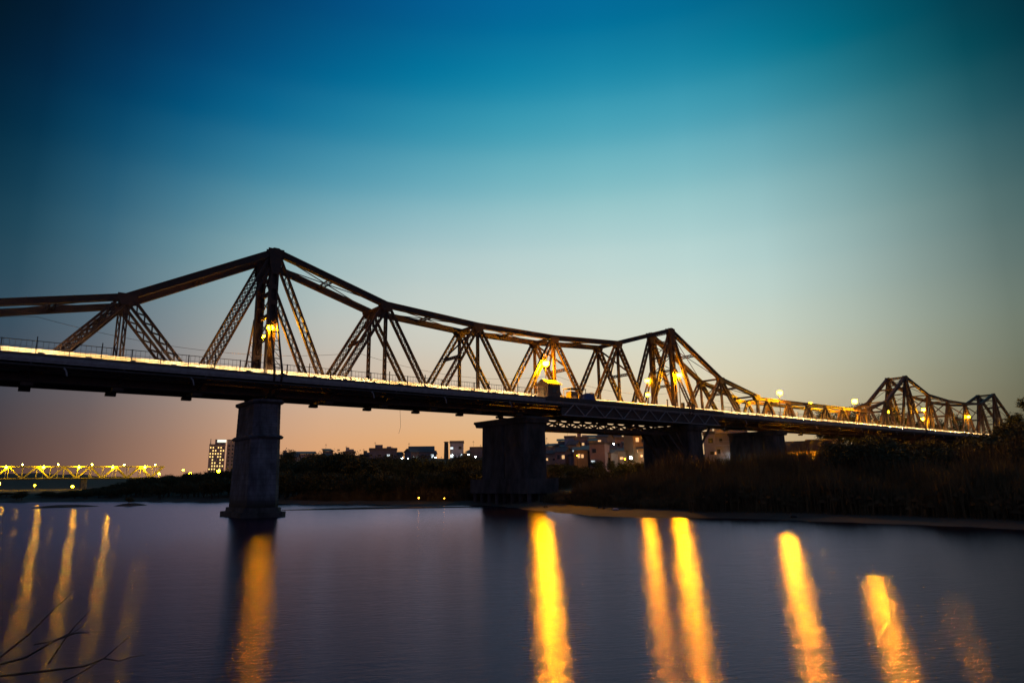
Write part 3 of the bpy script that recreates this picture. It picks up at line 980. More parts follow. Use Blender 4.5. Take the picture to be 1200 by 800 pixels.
def courses(mb, x, hx, y0, y1, ch, z0, z1, k0, k1, step=0.62):
    """drafted stone courses: each a hair set back from the next, with a thin recessed joint"""
    cy = (y0 + y1) / 2
    n = max(1, int(round((z1 - z0) / step)))
    for i in range(n):
        a, b = z0 + (z1 - z0) * i / n, z0 + (z1 - z0) * (i + 1) / n
        ka, kb = k0 + (k1 - k0) * i / n, k0 + (k1 - k0) * (i + 1) / n
        mb.prism(plan(x, hx, y0, y1, ch), a, b - 0.035, ka, kb, (x, cy))
        mb.prism(plan(x, hx - 0.035, y0 + 0.035, y1 - 0.035, ch), b - 0.035, b, kb, kb, (x, cy))


pa = thing('bridge_pier', 'tall grey stone pier with a moulded belt, standing alone in the river', 'bridge pier', (0, 0, 0), 0, 'piers under the truss bridge')
sh = MB()
courses(sh, 0, 1.62, -1.5, 6.3, 0.8, 1.0, 8.6, 1.07, 1.0)
sh.build('shaft', STONE, pa)
sh = MB()
courses(sh, 0, 1.50, -1.35, 6.15, 0.75, 9.05, 12.55, 1.03, 1.0)
sh.build('upper_shaft', STONE, pa)
sh = MB()
sh.prism(plan(0, 1.95, -1.85, 6.65, 0.95), 8.6, 8.83, 0.95, 1.0, (0, 2.4))
sh.prism(plan(0, 1.95, -1.85, 6.65, 0.95), 8.83, 9.05, 1.0, 0.90, (0, 2.4))
sh.build('belt_course', STONE, pa)
sh = MB()
sh.prism(plan(0, 1.62, -1.5, 6.3, 0.8), 12.55, 12.72, 1.0, 1.10, (0, 2.4))
sh.prism(plan(0, 1.80, -1.70, 6.5, 0.85), 12.722, 13.0, 1.0, 1.0, (0, 2.4))
sh.build('cap', STONE, pa)
sh = MB()
sh.prism(plan(0, 2.45, -2.3, 7.4, 0.9), -1.6, 0.55, 1.0, 1.0, (0, 2.4))
sh.prism(plan(0, 2.05, -1.95, 6.8, 0.9), 0.55, 1.02, 1.0, 0.98, (0, 2.4))
sh.build('footing', STONE_DARK, pa)
for y in (0, YF):
    sh = MB()
    sh.box(-0.7, 0.7, y - 0.5, y + 0.5, 13.0, 13.14)
    sh.prism([(-0.6, y - 0.4), (0.6, y - 0.4), (0.6, y + 0.4), (-0.6, y + 0.4)], 13.14, 13.5, 1, 0.4, (0, y))
    sh.build('bearing', STEEL_DARK, pa)


def bulky_pier(x, ztop, label, zfoot, piles, cap_w):
    p = thing('bridge_pier', label, 'bridge pier', (0, 0, 0), 0, 'piers under the truss bridge')
    for ya, yb in ((-3.0, 2.2), (2.6, 8.0)):
        s = MB()
        courses(s, x, 2.0, ya, yb, 0.35, zfoot, ztop - 0.9, 1.04, 1.0, 1.5)
        s.build('shaft', STONE_DARK, p)
    s = MB()
    s.prism(plan(x, 1.7, 2.0, 2.8, 0.1), zfoot, ztop - 0.9, 1, 1, (x, 2.4))
    s.build('recessed_web', STONE_DARK, p)
    s = MB()
    s.prism(plan(x, 2.35, -3.6, 8.0 + cap_w, 0.3), ztop - 0.9, ztop - 0.35, 0.96, 1.0, (x, 2.4))
    s.prism(plan(x, 2.45, -3.7, 8.1 + cap_w, 0.3), ztop - 0.348, ztop, 1.0, 1.0, (x, 2.4))
    s.build('cap', STONE_DARK, p)
    s = MB()
    s.prism(plan(x, 3.0, -4.6, 10.0, 0.4), zfoot - 2.1, zfoot, 1, 1, (x, 2.4))
    s.build('footing', STONE_DARK, p)
    if piles:
        for px in (-2.3, 0, 2.3):
            for i in range(8):
                s = MB()
                py = -3.9 + i * 1.88
                s.tube([(x + px, py, -2.0), (x + px, py, zfoot - 2.1)], 0.32, 9)
                s.build('pile', STONE_DARK, p)
    for y in (0.2, 4.5):
        s = MB()
        s.box(x - 0.8, x + 0.8, y - 0.5, y + 0.5, ztop, min(13.1, ztop + 0.5))
        s.build('bearing', STEEL_DARK, p)
    return p


bulky_pier(38.3, 12.7, 'bulky dark concrete pier on piles at the water edge, under the small hut', 3.8, True, 1.6)
bulky_pier(76.6, 12.9, 'wide dark pier with raking steel struts, under the second tower', 2.6, False, 0.0)
bulky_pier(105.2, 12.9, 'wide dark pier rising from bushes beside the pale apartment house', 2.6, False, 0.0)
bulky_pier(181.2, 12.9, 'pier under the third tower, hidden behind bushes', 2.6, False, 0.0)
bulky_pier(256.2, 12.9, 'pier under the farthest tower, hidden behind bushes', 2.6, False, 0.0)


# ------------------------------------------------------------------ lamps on the bridge
def street_lamp(x, y, z_head, label, reach, m, r=0.42, z0=ZR):
    t = thing('street_lamp', label, 'street lamp', (x, y, z0), 0, 'sodium street lamps along the bridge')
    h = z_head - z0
    s = MB()
    s.tube([(0, 0, 0), (0, 0, h * 0.5), (0, 0, h - 0.1)], [0.10, 0.085, 0.06], 8)
    s.box(-0.16, 0.16, -0.16, 0.16, 0, 0.12)
    s.build('pole', STEEL_DARK, t)
    s = MB()
    s.tube([(0, 0, h - 0.15), (reach * 0.4, 0, h + 0.22), (reach, 0, h + 0.30)], 0.045, 7)
    s.build('arm', STEEL_DARK, t)
    s = MB()
    s.ball((reach + 0.15, 0, h + 0.36), 0.42, 12, 6, 0.35)
    s.build('hood', STEEL_DARK, t)
    s = MB()
    s.ball((reach + 0.15, 0, h + 0.06), r, 14, 8, 0.9)
    s.build('globe', m, t)
    return t


street_lamp(-0.55, -0.80, 21.4, 'bright street lamp burning against the nearest tower column', 0.1, SODIUM_SOFT, 0.36)
street_lamp(0.9, 5.9, 21.6, 'lamp burning behind the nearest tower on the far roadway', -0.2, SODIUM_MID)
street_lamp(42.3, -0.95, 21.3, 'brilliant street lamp shining above the small hut', -0.1, SODIUM, 0.5)
street_lamp(75.4, -0.95, 22.3, 'brilliant street lamp on the right leg of the second tower', -0.1, SODIUM, 0.48)
street_lamp(74.6, 5.9, 22.1, 'smaller glowing lamp left of the second tower, on the far roadway', -0.2, SODIUM_MID)
street_lamp(63.4, -3.2, 17.6, 'low work lamp glaring at the deck edge below the second tower', 0.0, SODIUM_MID, 0.34, ZR + 0.2)
street_lamp(110.0, -0.95, 21.4, 'street lamp on a thin pole where the low truss begins', 0.35, SODIUM, 0.54)
street_lamp(136.4, 5.9, 21.2, 'faint lamp above the middle of the low flat truss', -0.2, SODIUM_MID)
street_lamp(145.2, -0.95, 21.7, 'street lamp at the right end of the low flat truss', 0.35, SODIUM, 0.62)
street_lamp(181.0, 5.9, 21.5, 'dim lamp inside the third tower seen between its legs', -0.2, SODIUM_MID)
street_lamp(188.6, -0.95, 21.9, 'bright lamp low in the third tower above dark bushes', -0.2, SODIUM_MID, 0.5)
street_lamp(206, 5.9, 20.5, 'weak lamp behind the sloping legs right of the third tower', -0.2, SODIUM_MID)
street_lamp(224.5, -0.95, 21.5, 'hazy yellow lamp between the third and the farthest tower', -0.2, SODIUM_MID, 0.42)
street_lamp(268.0, -3.6, 19.7, 'dull lamp at the foot of the farthest tower beside the hill', -0.2, SODIUM_MID, 0.3)

# ------------------------------------------------------------------ things standing on the deck
hut = thing('hut', 'small gabled tin hut on the deck under the brilliant lamp', 'hut', (41.9, -2.0, ZR))
s = MB()
s.box(-1.25, 1.25, -1.25, 1.2, 0.0, 2.35)
s.plate([(-1.245, -1.25, 2.352), (-1.245, 1.2, 2.352), (-1.245, 0, 3.05)], 0.05, (1, 0, 0))
s.plate([(1.245, -1.25, 2.352), (1.245, 1.2, 2.352), (1.245, 0, 3.05)], 0.05, (1, 0, 0))
s.build('wall', TIN, hut)
s = MB()
for sg in (-1, 1):
    s.plate([(-1.5, 0, 3.14), (1.5, 0, 3.14), (1.5, sg * 1.55, 2.28), (-1.5, sg * 1.55, 2.28)], 0.06, (0, sg * 0.5, 1))
s.build('roof', ROOF, hut)
s = MB()
s.box(-1.30, -1.255, -0.45, 0.45, 0.05, 1.9)
s.build('door', WOOD, hut)
s = MB()
s.box(-0.4, 0.4, -1.30, -1.255, 1.0, 1.7)
s.build('window', GLASS_DARK, hut)

st = thing('stall', 'small roadside stall with a flat roof on posts beside the hut', 'stall', (46.6, -2.4, ZR))
s = MB()
s.box(-0.9, 0.5, -0.6, 0.6, 0.0, 1.55)
s.build('counter_box', TIN, st)
s = MB()
s.box(-1.3, 2.1, -0.9, 0.9, 1.98, 2.06)
s.build('roof', ROOF, st)
for px, py in ((-1.2, -0.8), (2.0, -0.8), (-1.2, 0.8), (2.0, 0.8)):
    s = MB()
    s.box(px - 0.04, px + 0.04, py - 0.04, py + 0.04, 0, 1.98)
    s.build('post', WOOD, st)

tl = thing('covered_load', 'heap of goods under a dark blue tarpaulin on the deck edge', 'covered load', (49.6, -2.6, ZR))
s = MB()
nx, ny = 14, 10
for j in range(ny + 1):
    for i in range(nx + 1):
        u, v = i / nx * 2 - 1, j / ny * 2 - 1
        k = (1 - abs(u) ** 5) * (1 - abs(v) ** 4)
        z = (1.55 + 0.18 * noise.noise(Vector((u * 2.2, v * 2.2, 1))) + 0.3 * u) * k ** 0.45
        s.v.append((u * 1.45 + 0.06 * math.sin(9 * v) * (1 - k), v * 0.8, max(z, 0.0)))
for j in range(ny):
    for i in range(nx):
        a = j * (nx + 1) + i
        s.f.append((a, a + 1, a + nx + 2, a + nx + 1))
s.build('tarpaulin', TARP, tl, smooth=True)
s = MB()
s.box(-1.25, 1.2, -0.6, 0.6, 0.0, 0.7)
s.build('crate', WOOD, tl)

for x, h, lab in ((68.6, 1.5, 'thin dark post with a cap on the deck edge below the second tower'), (70.8, 1.75, 'stouter dark post left of the lamp-lit tower leg'), (79.0, 1.65, 'short dark post on the deck edge right of the second tower')):
    t = thing('bollard', lab, 'post', (x, -3.3, ZR + 0.2), 0, 'short posts on the deck edge')
    s = MB()
    s.tube([(0, 0, 0), (0, 0, h - 0.1)], [0.13, 0.11], 8)
    s.build('shaft', STEEL_DARK, t)
    s = MB()
    s.ball((0, 0, h - 0.08), 0.17, 10, 6, 0.6)
    s.build('cap', STEEL_DARK, t)
for x, lab in ((73.4, 'dark oil drum on the deck edge right beside the second tower'), (76.5, 'dark oil drum standing a little right of the second tower lamp')):
    t = thing('oil_drum', lab, 'drum', (x, -2.9, ZR + 0.0), 0, 'drums on the deck edge')
    s = MB()
    s.tube([(0, 0, 0), (0, 0, 0.3), (0, 0, 0.32), (0, 0, 0.6), (0, 0, 0.62), (0, 0, 1.35)], [0.36, 0.36, 0.39, 0.36, 0.39, 0.36], 14)
    s.build('barrel', STEEL_DARK, t)
    s = MB()
    s.tube([(0, 0, 1.352), (0, 0, 1.40)], 0.34, 14)
    s.build('lid', STEEL_DARK, t)

# overhead wire along the far side and the loose wire under the deck
s = MB()
pts = []
for i in range(161):
    x = -60 + i * 1.4
    u = ((x + 60) % 37.5) / 37.5
    pts.append((x, 8.3, 21.6 - 1.9 * (1 - (2 * u - 1) ** 2)))
s.tube(pts, 0.022, 5)
tag(s.build('overhead_wire', STEEL_DARK), 'thin power wire sagging along the far side of the near truss span', 'wire')
s = MB()
s.tube([(15.6, -3.3, 14.0), (15.62, -3.3, 12.2), (15.75, -3.3, 10.4), (15.5, -3.3, 9.5)], 0.018, 5)
tag(s.build('hanging_wire', STEEL_DARK), 'loose wire dangling below the deck right of the stone pier', 'wire')


# ------------------------------------------------------------------ vegetation
def crown_mesh(seed, rx, ry, rz, zc, clumps, per, leaf, flat=0.0):
    rnd = random.Random(seed)
    mb = MB()
    lobes = [(Vector((rnd.uniform(-0.55, 0.55) * rx, rnd.uniform(-0.55, 0.55) * ry, zc + rnd.uniform(-0.5, 0.55) * rz)), rnd.uniform(0.35, 0.62)) for _ in range(9)]
    for _ in range(clumps):
        lc, lr = rnd.choice(lobes)
        while True:
            d = Vector((rnd.uniform(-1, 1), rnd.uniform(-1, 1), rnd.uniform(-0.8, 1)))
            if 0.1 < d.length < 1:
                break
        d = d.normalized() * (0.55 + 0.5 * rnd.random())
        c = lc + Vector((d.x * rx * lr, d.y * ry * lr, d.z * rz * lr))
        cr = rnd.uniform(0.25, 0.6)
        for _ in range(per):
            p = c + Vector((rnd.gauss(0, cr), rnd.gauss(0, cr), rnd.gauss(0, cr * 0.7)))
            a = Vector((rnd.uniform(-1, 1), rnd.uniform(-1, 1), rnd.uniform(-0.5, 0.5))).normalized() * leaf * rnd.uniform(0.6, 1.3)
            b = a.orthogonal().normalized() * leaf * 0.32
            b.rotate(Matrix.Rotation(rnd.uniform(0, 6.28), 3, a))
            k = len(mb.v)
            mb.v.extend([tuple(p - a * 0.5), tuple(p + b), tuple(p + a * 0.5), tuple(p - b)])
            mb.f.append((k, k + 1, k + 2, k + 3))
    return mb


def trunk_mesh(seed, h, r, limbs, spread):
    rnd = random.Random(seed)
    mb = MB()
    lean = Vector((rnd.uniform(-0.08, 0.08), rnd.uniform(-0.08, 0.08), 1))
    pts = [Vector((0, 0, -0.6))] + [lean * (h * k) + Vector((rnd.uniform(-.1, .1), rnd.uniform(-.1, .1), 0)) for k in (0.25, 0.5, 0.75, 1.0)]
    mb.tube(pts, [r * 1.25, r, r * 0.8, r * 0.6, r * 0.3], 8)
    for i in range(limbs):
        k = rnd.uniform(0.35, 0.85)
        p = lean * (h * k)
        a = rnd.uniform(0, 6.28)
        q = p + Vector((math.cos(a) * spread * rnd.uniform(.5, 1), math.sin(a) * spread * rnd.uniform(.5, 1), h * rnd.uniform(0.2, 0.45)))
        m = (p + q) / 2 + Vector((0, 0, -0.1 * h))
        mb.tube([p, m, q], [r * 0.5, r * 0.32, r * 0.12], 6)
    return mb


TREE = []
for i, (h, rx, rz, zc, lm, nm, lab) in enumerate((
        (5.0, 3.4, 2.8, 6.0, LEAF, 'broad_tree', 'dark broad round-headed tree in the wooded far bank'),
        (6.5, 2.6, 3.8, 6.8, LEAF, 'tall_tree', 'dark tall narrow-headed tree in the wooded far bank'),
        (4.0, 3.8, 2.2, 4.8, LEAF2, 'spreading_tree', 'olive low spreading tree in the wooded far bank'),
        (2.4, 2.6, 1.8, 2.6, LEAF2, 'bushy_tree', 'low olive bush with dense leaves on the bank'))):
    t = thing(nm, lab, 'tree' if i < 3 else 'bush', (0, 0, 0), 0, 'trees of the wooded far bank' if i < 3 else 'bushes on the bank')
    trunk_mesh(40 + i, h, 0.26 if i < 3 else 0.14, 6, rx * 0.7).build('trunk', BARK, t)
    crown_mesh(70 + i, rx, rx, rz, zc, 150 if i < 3 else 110, 20, 0.42, 0).build('crown', lm, t)
    TREE.append([t, False])

GROUPS = {}


def plant(kind, x, y, s, label=None, group=None, sz=None):
    t, used = TREE[kind]
    z = ground_z(x, y)
    rz = random.uniform(0, 6.28)
    k = s * random.uniform(0.92, 1.08)
    sc = (k, k, (sz or s) * random.uniform(0.9, 1.1))
    if not used:
        TREE[kind][1] = True
        t.location, t.rotation_euler, t.scale = (x, y, z), (0, 0, rz), sc
        if label:
            t['label'] = label
        if group:
            t['group'] = group
        return t
    return dup(t, (x, y, z), rz, sc, label, group)


# wooded far bank, left to right
def bank_top(az):
    """how high (degrees above the viewer's eye) the tree line stands at a bearing"""
    pts = [(-2, -0.4), (4.5, -0.35), (7, 0.05), (9, 0.8), (12, 1.15), (16, 1.5), (18, 2.2), (19.5, 3.0), (21, 2.4), (22.5, 2.75), (25, 2.35), (30, 2.4), (36, 2.3), (42, 1.6), (50, 1.75), (56, 1.6), (62, 1.4)]
    for (a, u), (b, w) in zip(pts, pts[1:]):
        if az <= b:
            return u + (w - u) * (az - a) / (b - a)
    return 1.4


TOP = (9.9, 11.8, 8.0, 5.3)          # crown tops of the four kinds at scale 1


TREE_LABELS = ['dark broad round-headed tree in the wooded far bank', 'dark tall narrow-headed tree in the wooded far bank', 'olive low spreading tree in the wooded far bank']
rt_ = random.Random(5)
for az10 in range(-14, 624, 3):
    az = az10 / 10
    s_d = None
    for d in range(60, 420, 2):                       # first dry ground on this bearing beyond the bridge
        x, y = polar(az, d)
        if y > 15 and ground_z(x, y) > 0.4:
            s_d = d
            break
    if s_d is None:
        continue
    for k in range(3):
        if az > 38 and rt_.random() < 0.35:
            continue
        d = s_d + (2 + 14 * rt_.random() if k == 0 else 10 + (rt_.random() ** 1.2) * (60 if az < 20 else 100))
        x, y = polar(az + rt_.uniform(-0.2, 0.2), d)
        if y < 15:
            continue
        gz = ground_z(x, y)
        want = math.tan(R(bank_top(az))) * d * (rt_.uniform(0.35, 0.7) if k == 0 else rt_.uniform(0.68, 1.0) * (1 + (0.32 * noise.noise(Vector((az * 0.9, 2.2, 0))) if az > 17 else 0))) + 3.5 - gz
        if want < 0.9:
            continue
        kind = 3 if k == 0 or want < 3.2 else rt_.choice((0, 0, 1, 2))
        size = max(0.25, min(1.3, want / TOP[kind]))
        if kind == 3:
            plant(3, x, y, max(0.7, size), 'low olive bush in the dark undergrowth of the far bank', 'bushes of the far bank', size)
        else:
            plant(kind, x, y, max(size, 0.5), TREE_LABELS[kind], None, size)

# bushes and trees of the near right bank
def thicket_top(az):
    pts = [(45, 1.0), (52, 1.5), (60, 2.0), (63, 2.7), (66, 3.3), (70, 3.0), (74, 3.5), (78, 4.2), (90, 4.5)]
    for (a, u), (b, w) in zip(pts, pts[1:]):
        if az <= b:
            return u + (w - u) * (az - a) / (b - a)
    return 4.5


for i in range(100):
    az = 49 + 31 * rt_.random()
    d = rt_.uniform(72, 140) if i < 70 else rt_.uniform(140, 250)
    x, y = polar(az, d)
    if y > -10 or x < shore(y) + 14:
        continue
    gz = ground_z(x, y)
    want = math.tan(R(thicket_top(az))) * d * rt_.uniform(0.7, 1.0) + 3.5 - gz
    kind = rt_.choice((3, 3, 2, 0))
    if want > 7.5 and kind == 3:
        kind = 2
    size = max(0.35, min(1.5, want / TOP[kind]))
    plant(kind, x, y, size, 'dark bush in the thicket of the right bank' if kind == 3 else 'dark tree in the thicket of the right bank',
          'bushes in the right bank thicket' if kind == 3 else 'trees in the right bank thicket')
for i in range(34):                                   # tall trees beyond the bridge, seen through the third tower
    x, y = rt_.uniform(172, 275), rt_.uniform(13, 24)
    z = ground_z(x, y)
    plant(rt_.choice((0, 1)), x, y, 1.2, 'tall dark tree behind the feet of the third and farthest towers', 'trees behind the third tower', (rt_.uniform(20.5, 25.5) - z) / 10.5)
for i in range(46):
    x, y = rt_.uniform(105, 200), rt_.uniform(-78, -24)
    plant(rt_.choice((0, 2, 3)), x, y, rt_.uniform(0.4, 0.8), 'small dark tree on the hill at the right edge', 'trees on the right hill')


# reeds: dense dry blades along the right shore, and a lit patch on the left shore
def reeds(areas, seed):
    rnd = random.Random(seed)
    mb = MB()
    for x0, x1, y0, y1, n, h0, h1, off in areas:
        for _ in range(n):
            y = rnd.uniform(y0, y1)
            x = shore(y) + off + (x1 - x0) * rnd.random() ** 1.2 + x0
            z = ground_z(x, y)
            if z < 0.35:
                continue
            cl = 0.70 + 0.55 * noise.noise(Vector((x * 0.085, y * 0.085, 5.0))) + 0.35 * noise.noise(Vector((x * 0.3, y * 0.3, 2.0)))
            h = rnd.uniform(h0, h1) * cl * (1 - 0.62 * sstep(-23, -9, y) * (1 if y < 5 else 0))
            a = rnd.uniform(0, math.pi)
            w = Vector((math.cos(a), math.sin(a), 0)) * rnd.uniform(0.018, 0.04)
            ln = Vector((rnd.gauss(0, 0.13), rnd.gauss(0, 0.13), 0)) * h
            p = Vector((x, y, z - 0.05))
            m = p + Vector((0, 0, h * 0.6)) + ln * 0.35
            q = p + Vector((0, 0, h)) + ln
            k = len(mb.v)
            mb.v.extend([tuple(p - w), tuple(p + w), tuple(m + w * 1.3), tuple(m - w * 1.3), tuple(q)])
            mb.f.append((k, k + 1, k + 2, k + 3))
            mb.f.append((k + 3, k + 2, k + 4))
            if rnd.random() < 0.5:                    # drooping side leaf
                b = p + (m - p) * rnd.uniform(0.4, 1.0)
                t = Vector((rnd.gauss(0, 1), rnd.gauss(0, 1), 0)).normalized() * rnd.uniform(0.4, 1.0)
                k = len(mb.v)
                mb.v.extend([tuple(b - w), tuple(b + w), tuple(b + t * 0.5 + Vector((0, 0, 0.35))), tuple(b + t + Vector((0, 0, 0.1)))])
                mb.f.append((k, k + 1, k + 2))
                mb.f.append((k + 1, k + 3, k + 2))
    return mb


tag(reeds([(2.6, 30, -64, -37, 24000, 2.6, 5.2, 0), (5.5, 32, -38, -7, 26000, 2.8, 5.4, 0), (6, 17, -40, -10, 8000, 2.6, 5.0, 0)], 3).build('reed_bed', REED), 'tall dry reeds crowding the sandy right shore', 'reeds', None, 'stuff')
tag(reeds([(5, 26, 9, 44, 16000, 1.8, 4.2, 0), (4, 9, 36, 52, 2500, 1.2, 2.6, 0)], 4).build('shore_reeds', REED), 'dry reeds on the far shore left of the bulky pier', 'reeds', None, 'stuff')

sandbar(19, 8, 17, 0.8, R(-38), 0.22)
sandbar(28.5, 12, 10, 1.0, R(-36), 0.25)
sandbar(-12, 72, 6, 1.6, R(-6), 0.45)
sandbar(-2, 68, 3.4, 1.5, R(-9), 0.5)
dup(TREE[3][0], (-2.4, 68.2, 0.35), 0.4, (0.42, 0.35, 0.3), 'little dark bush alone on a mud islet at far left', 'bushes on the mud islets')

# stones on the beach
rs_ = random.Random(9)
for i, (x, y, r) in enumerate(((27.2, -28.5, 0.35), (28.0, -26.0, 0.22), (28.6, -24.5, 0.2), (29.6, -33.2, 0.42), (29.0, -39.0, 0.3), (30.2, -14.0, 0.3), (29.0, -47.0, 0.28))):
    s = MB()
    s.ball((0, 0, 0), r, 10, 6, 0.55)
    s.v = [tuple(Vector(v) * (1 + 0.25 * noise.noise(Vector(v) * 3 + Vector((i, 0, 0))))) for v in s.v]
    o = s.build('stone', PLASTER[2] if i in (0, 3) else STONE, loc=(x, y, max(0.05, ground_z(x, y) + r * 0.2)), smooth=False)
    tag(o, ('pale stone lying on the sand by the reeds' if i in (0, 3) else 'small grey stone on the sandy right shore'), 'stone', 'pale stones on the beach' if i in (0, 3) else 'grey stones on the beach')

SODIUM_LOW = glow('oil_lantern', (1.0, 0.42, 0.02), 40)
# fishermen's lanterns on the left shore
for (x, y, lab, m, r) in ((31.0, 18.0, 'orange lantern burning at the water edge among lit reeds', SODIUM_LOW, 0.09), (33.0, 13.5, 'second small lantern on the shore, right of the orange one', SODIUM_LOW, 0.06)):
    z = max(0.1, ground_z(x, y))
    t = thing('lantern', lab, 'lantern', (x, y, z))
    s = MB()
    s.tube([(0, 0, -0.3), (0, 0, 0.7)], 0.03, 6)
    s.build('stake', WOOD, t)
    s = MB()
    s.ball((0, 0, 0.8), r, 10, 6)
    s.build('globe', m, t)
    s = MB()
    s.tube([(0, 0, 0.8 + r), (0, 0, 0.88 + r)], [r * 0.9, 0.02], 8)
    s.build('cap', STEEL_DARK, t)

# bare twigs in the lower left corner, rooted on the viewer's own bank
bs = thing('bare_shrub', 'leafless twiggy shrub reaching into the lower left corner', 'shrub', (-26.55, -74.35, 0.0))
TWIGS = [
    ( [(-24.724, -72.928, 2.7), (-24.623, -73.038, 2.811), (-24.543, -73.063, 2.91), (-24.465, -73.082, 2.995)] , 0.0075 ),
    ( [(-24.731, -73.188, 2.719), (-24.643, -73.266, 2.748), (-24.539, -73.3, 2.811), (-24.459, -73.305, 2.833), (-24.409, -73.317, 2.828)] , 0.0085 ),
    ( [(-24.701, -72.645, 2.555), (-24.498, -72.814, 2.581), (-24.362, -72.927, 2.6), (-24.282, -72.932, 2.624), (-24.18, -72.975, 2.725)] , 0.0095 ),
    ( [(-24.615, -73.235, 2.793), (-24.539, -73.3, 2.811), (-24.475, -73.293, 2.837)] , 0.004 ),
    ( [(-24.523, -72.941, 2.642), (-24.476, -73.008, 2.753), (-24.436, -73.062, 2.832), (-24.382, -73.054, 2.889)] , 0.006 ),
    ( [(-24.282, -72.932, 2.624), (-24.217, -72.98, 2.61), (-24.156, -72.965, 2.618), (-24.1, -73.011, 2.626)] , 0.005 ),
    ( [(-24.439, -72.845, 2.524), (-24.375, -72.907, 2.566), (-24.282, -72.932, 2.624)] , 0.006 ),
    ( [(-24.462, -73.025, 2.774), (-24.42, -73.069, 2.815), (-24.394, -73.099, 2.848)] , 0.003 ),
    ( [(-24.643, -73.266, 2.748), (-24.593, -73.316, 2.785), (-24.497, -73.342, 2.841), (-24.464, -73.311, 2.872)] , 0.004 ),
]
ROOT = Vector((-26.55, -74.35, 0.0))
for pts, r in TWIGS:
    r *= 0.62
    s = MB()
    P = [Vector(p) - ROOT for p in pts]
    if pts[0][0] < -26.0 and len(P) > 3 and r > 0.0045:            # main stems run on down to the root
        P = [Vector((-0.25, -0.1, 0.05)), P[0] * 0.6 + Vector((-0.2, -0.05, 0.1))] + P
        rad = [r * 1.9, r * 1.6] + [r * (1.3 - 0.9 * i / (len(pts) - 1)) for i in range(len(pts))]
    else:
        rad = [r * (1.2 - 0.85 * i / (len(pts) - 1)) for i in range(len(pts))]
    s.tube(P, rad, 7)
    s.build('branch', BARK, bs)


# ------------------------------------------------------------------ houses of the far bank
def window(parent, x, z, w, h, y, lit):
    f = MB()
    for a, b, c, d in ((x - w / 2 - 0.08, x + w / 2 + 0.08, z + h, z + h + 0.09), (x - w / 2 - 0.08, x + w / 2 + 0.08, z - 0.1, z), (x - w / 2 - 0.08, x - w / 2, z, z + h), (x + w / 2, x + w / 2 + 0.08, z, z + h)):
        f.box(a, b, y - 0.09, y - 0.003, c, d)
    fo = f.build('window', FRAME, parent)
    p = MB()
    p.box(x - w / 2, x + w / 2, y - 0.045, y - 0.004, z, z + h)
    p.build('pane', {0: GLASS_DARK, 1: WIN_WARM, 2: WIN_COOL, 3: WIN_GOLD}[lit], fo)


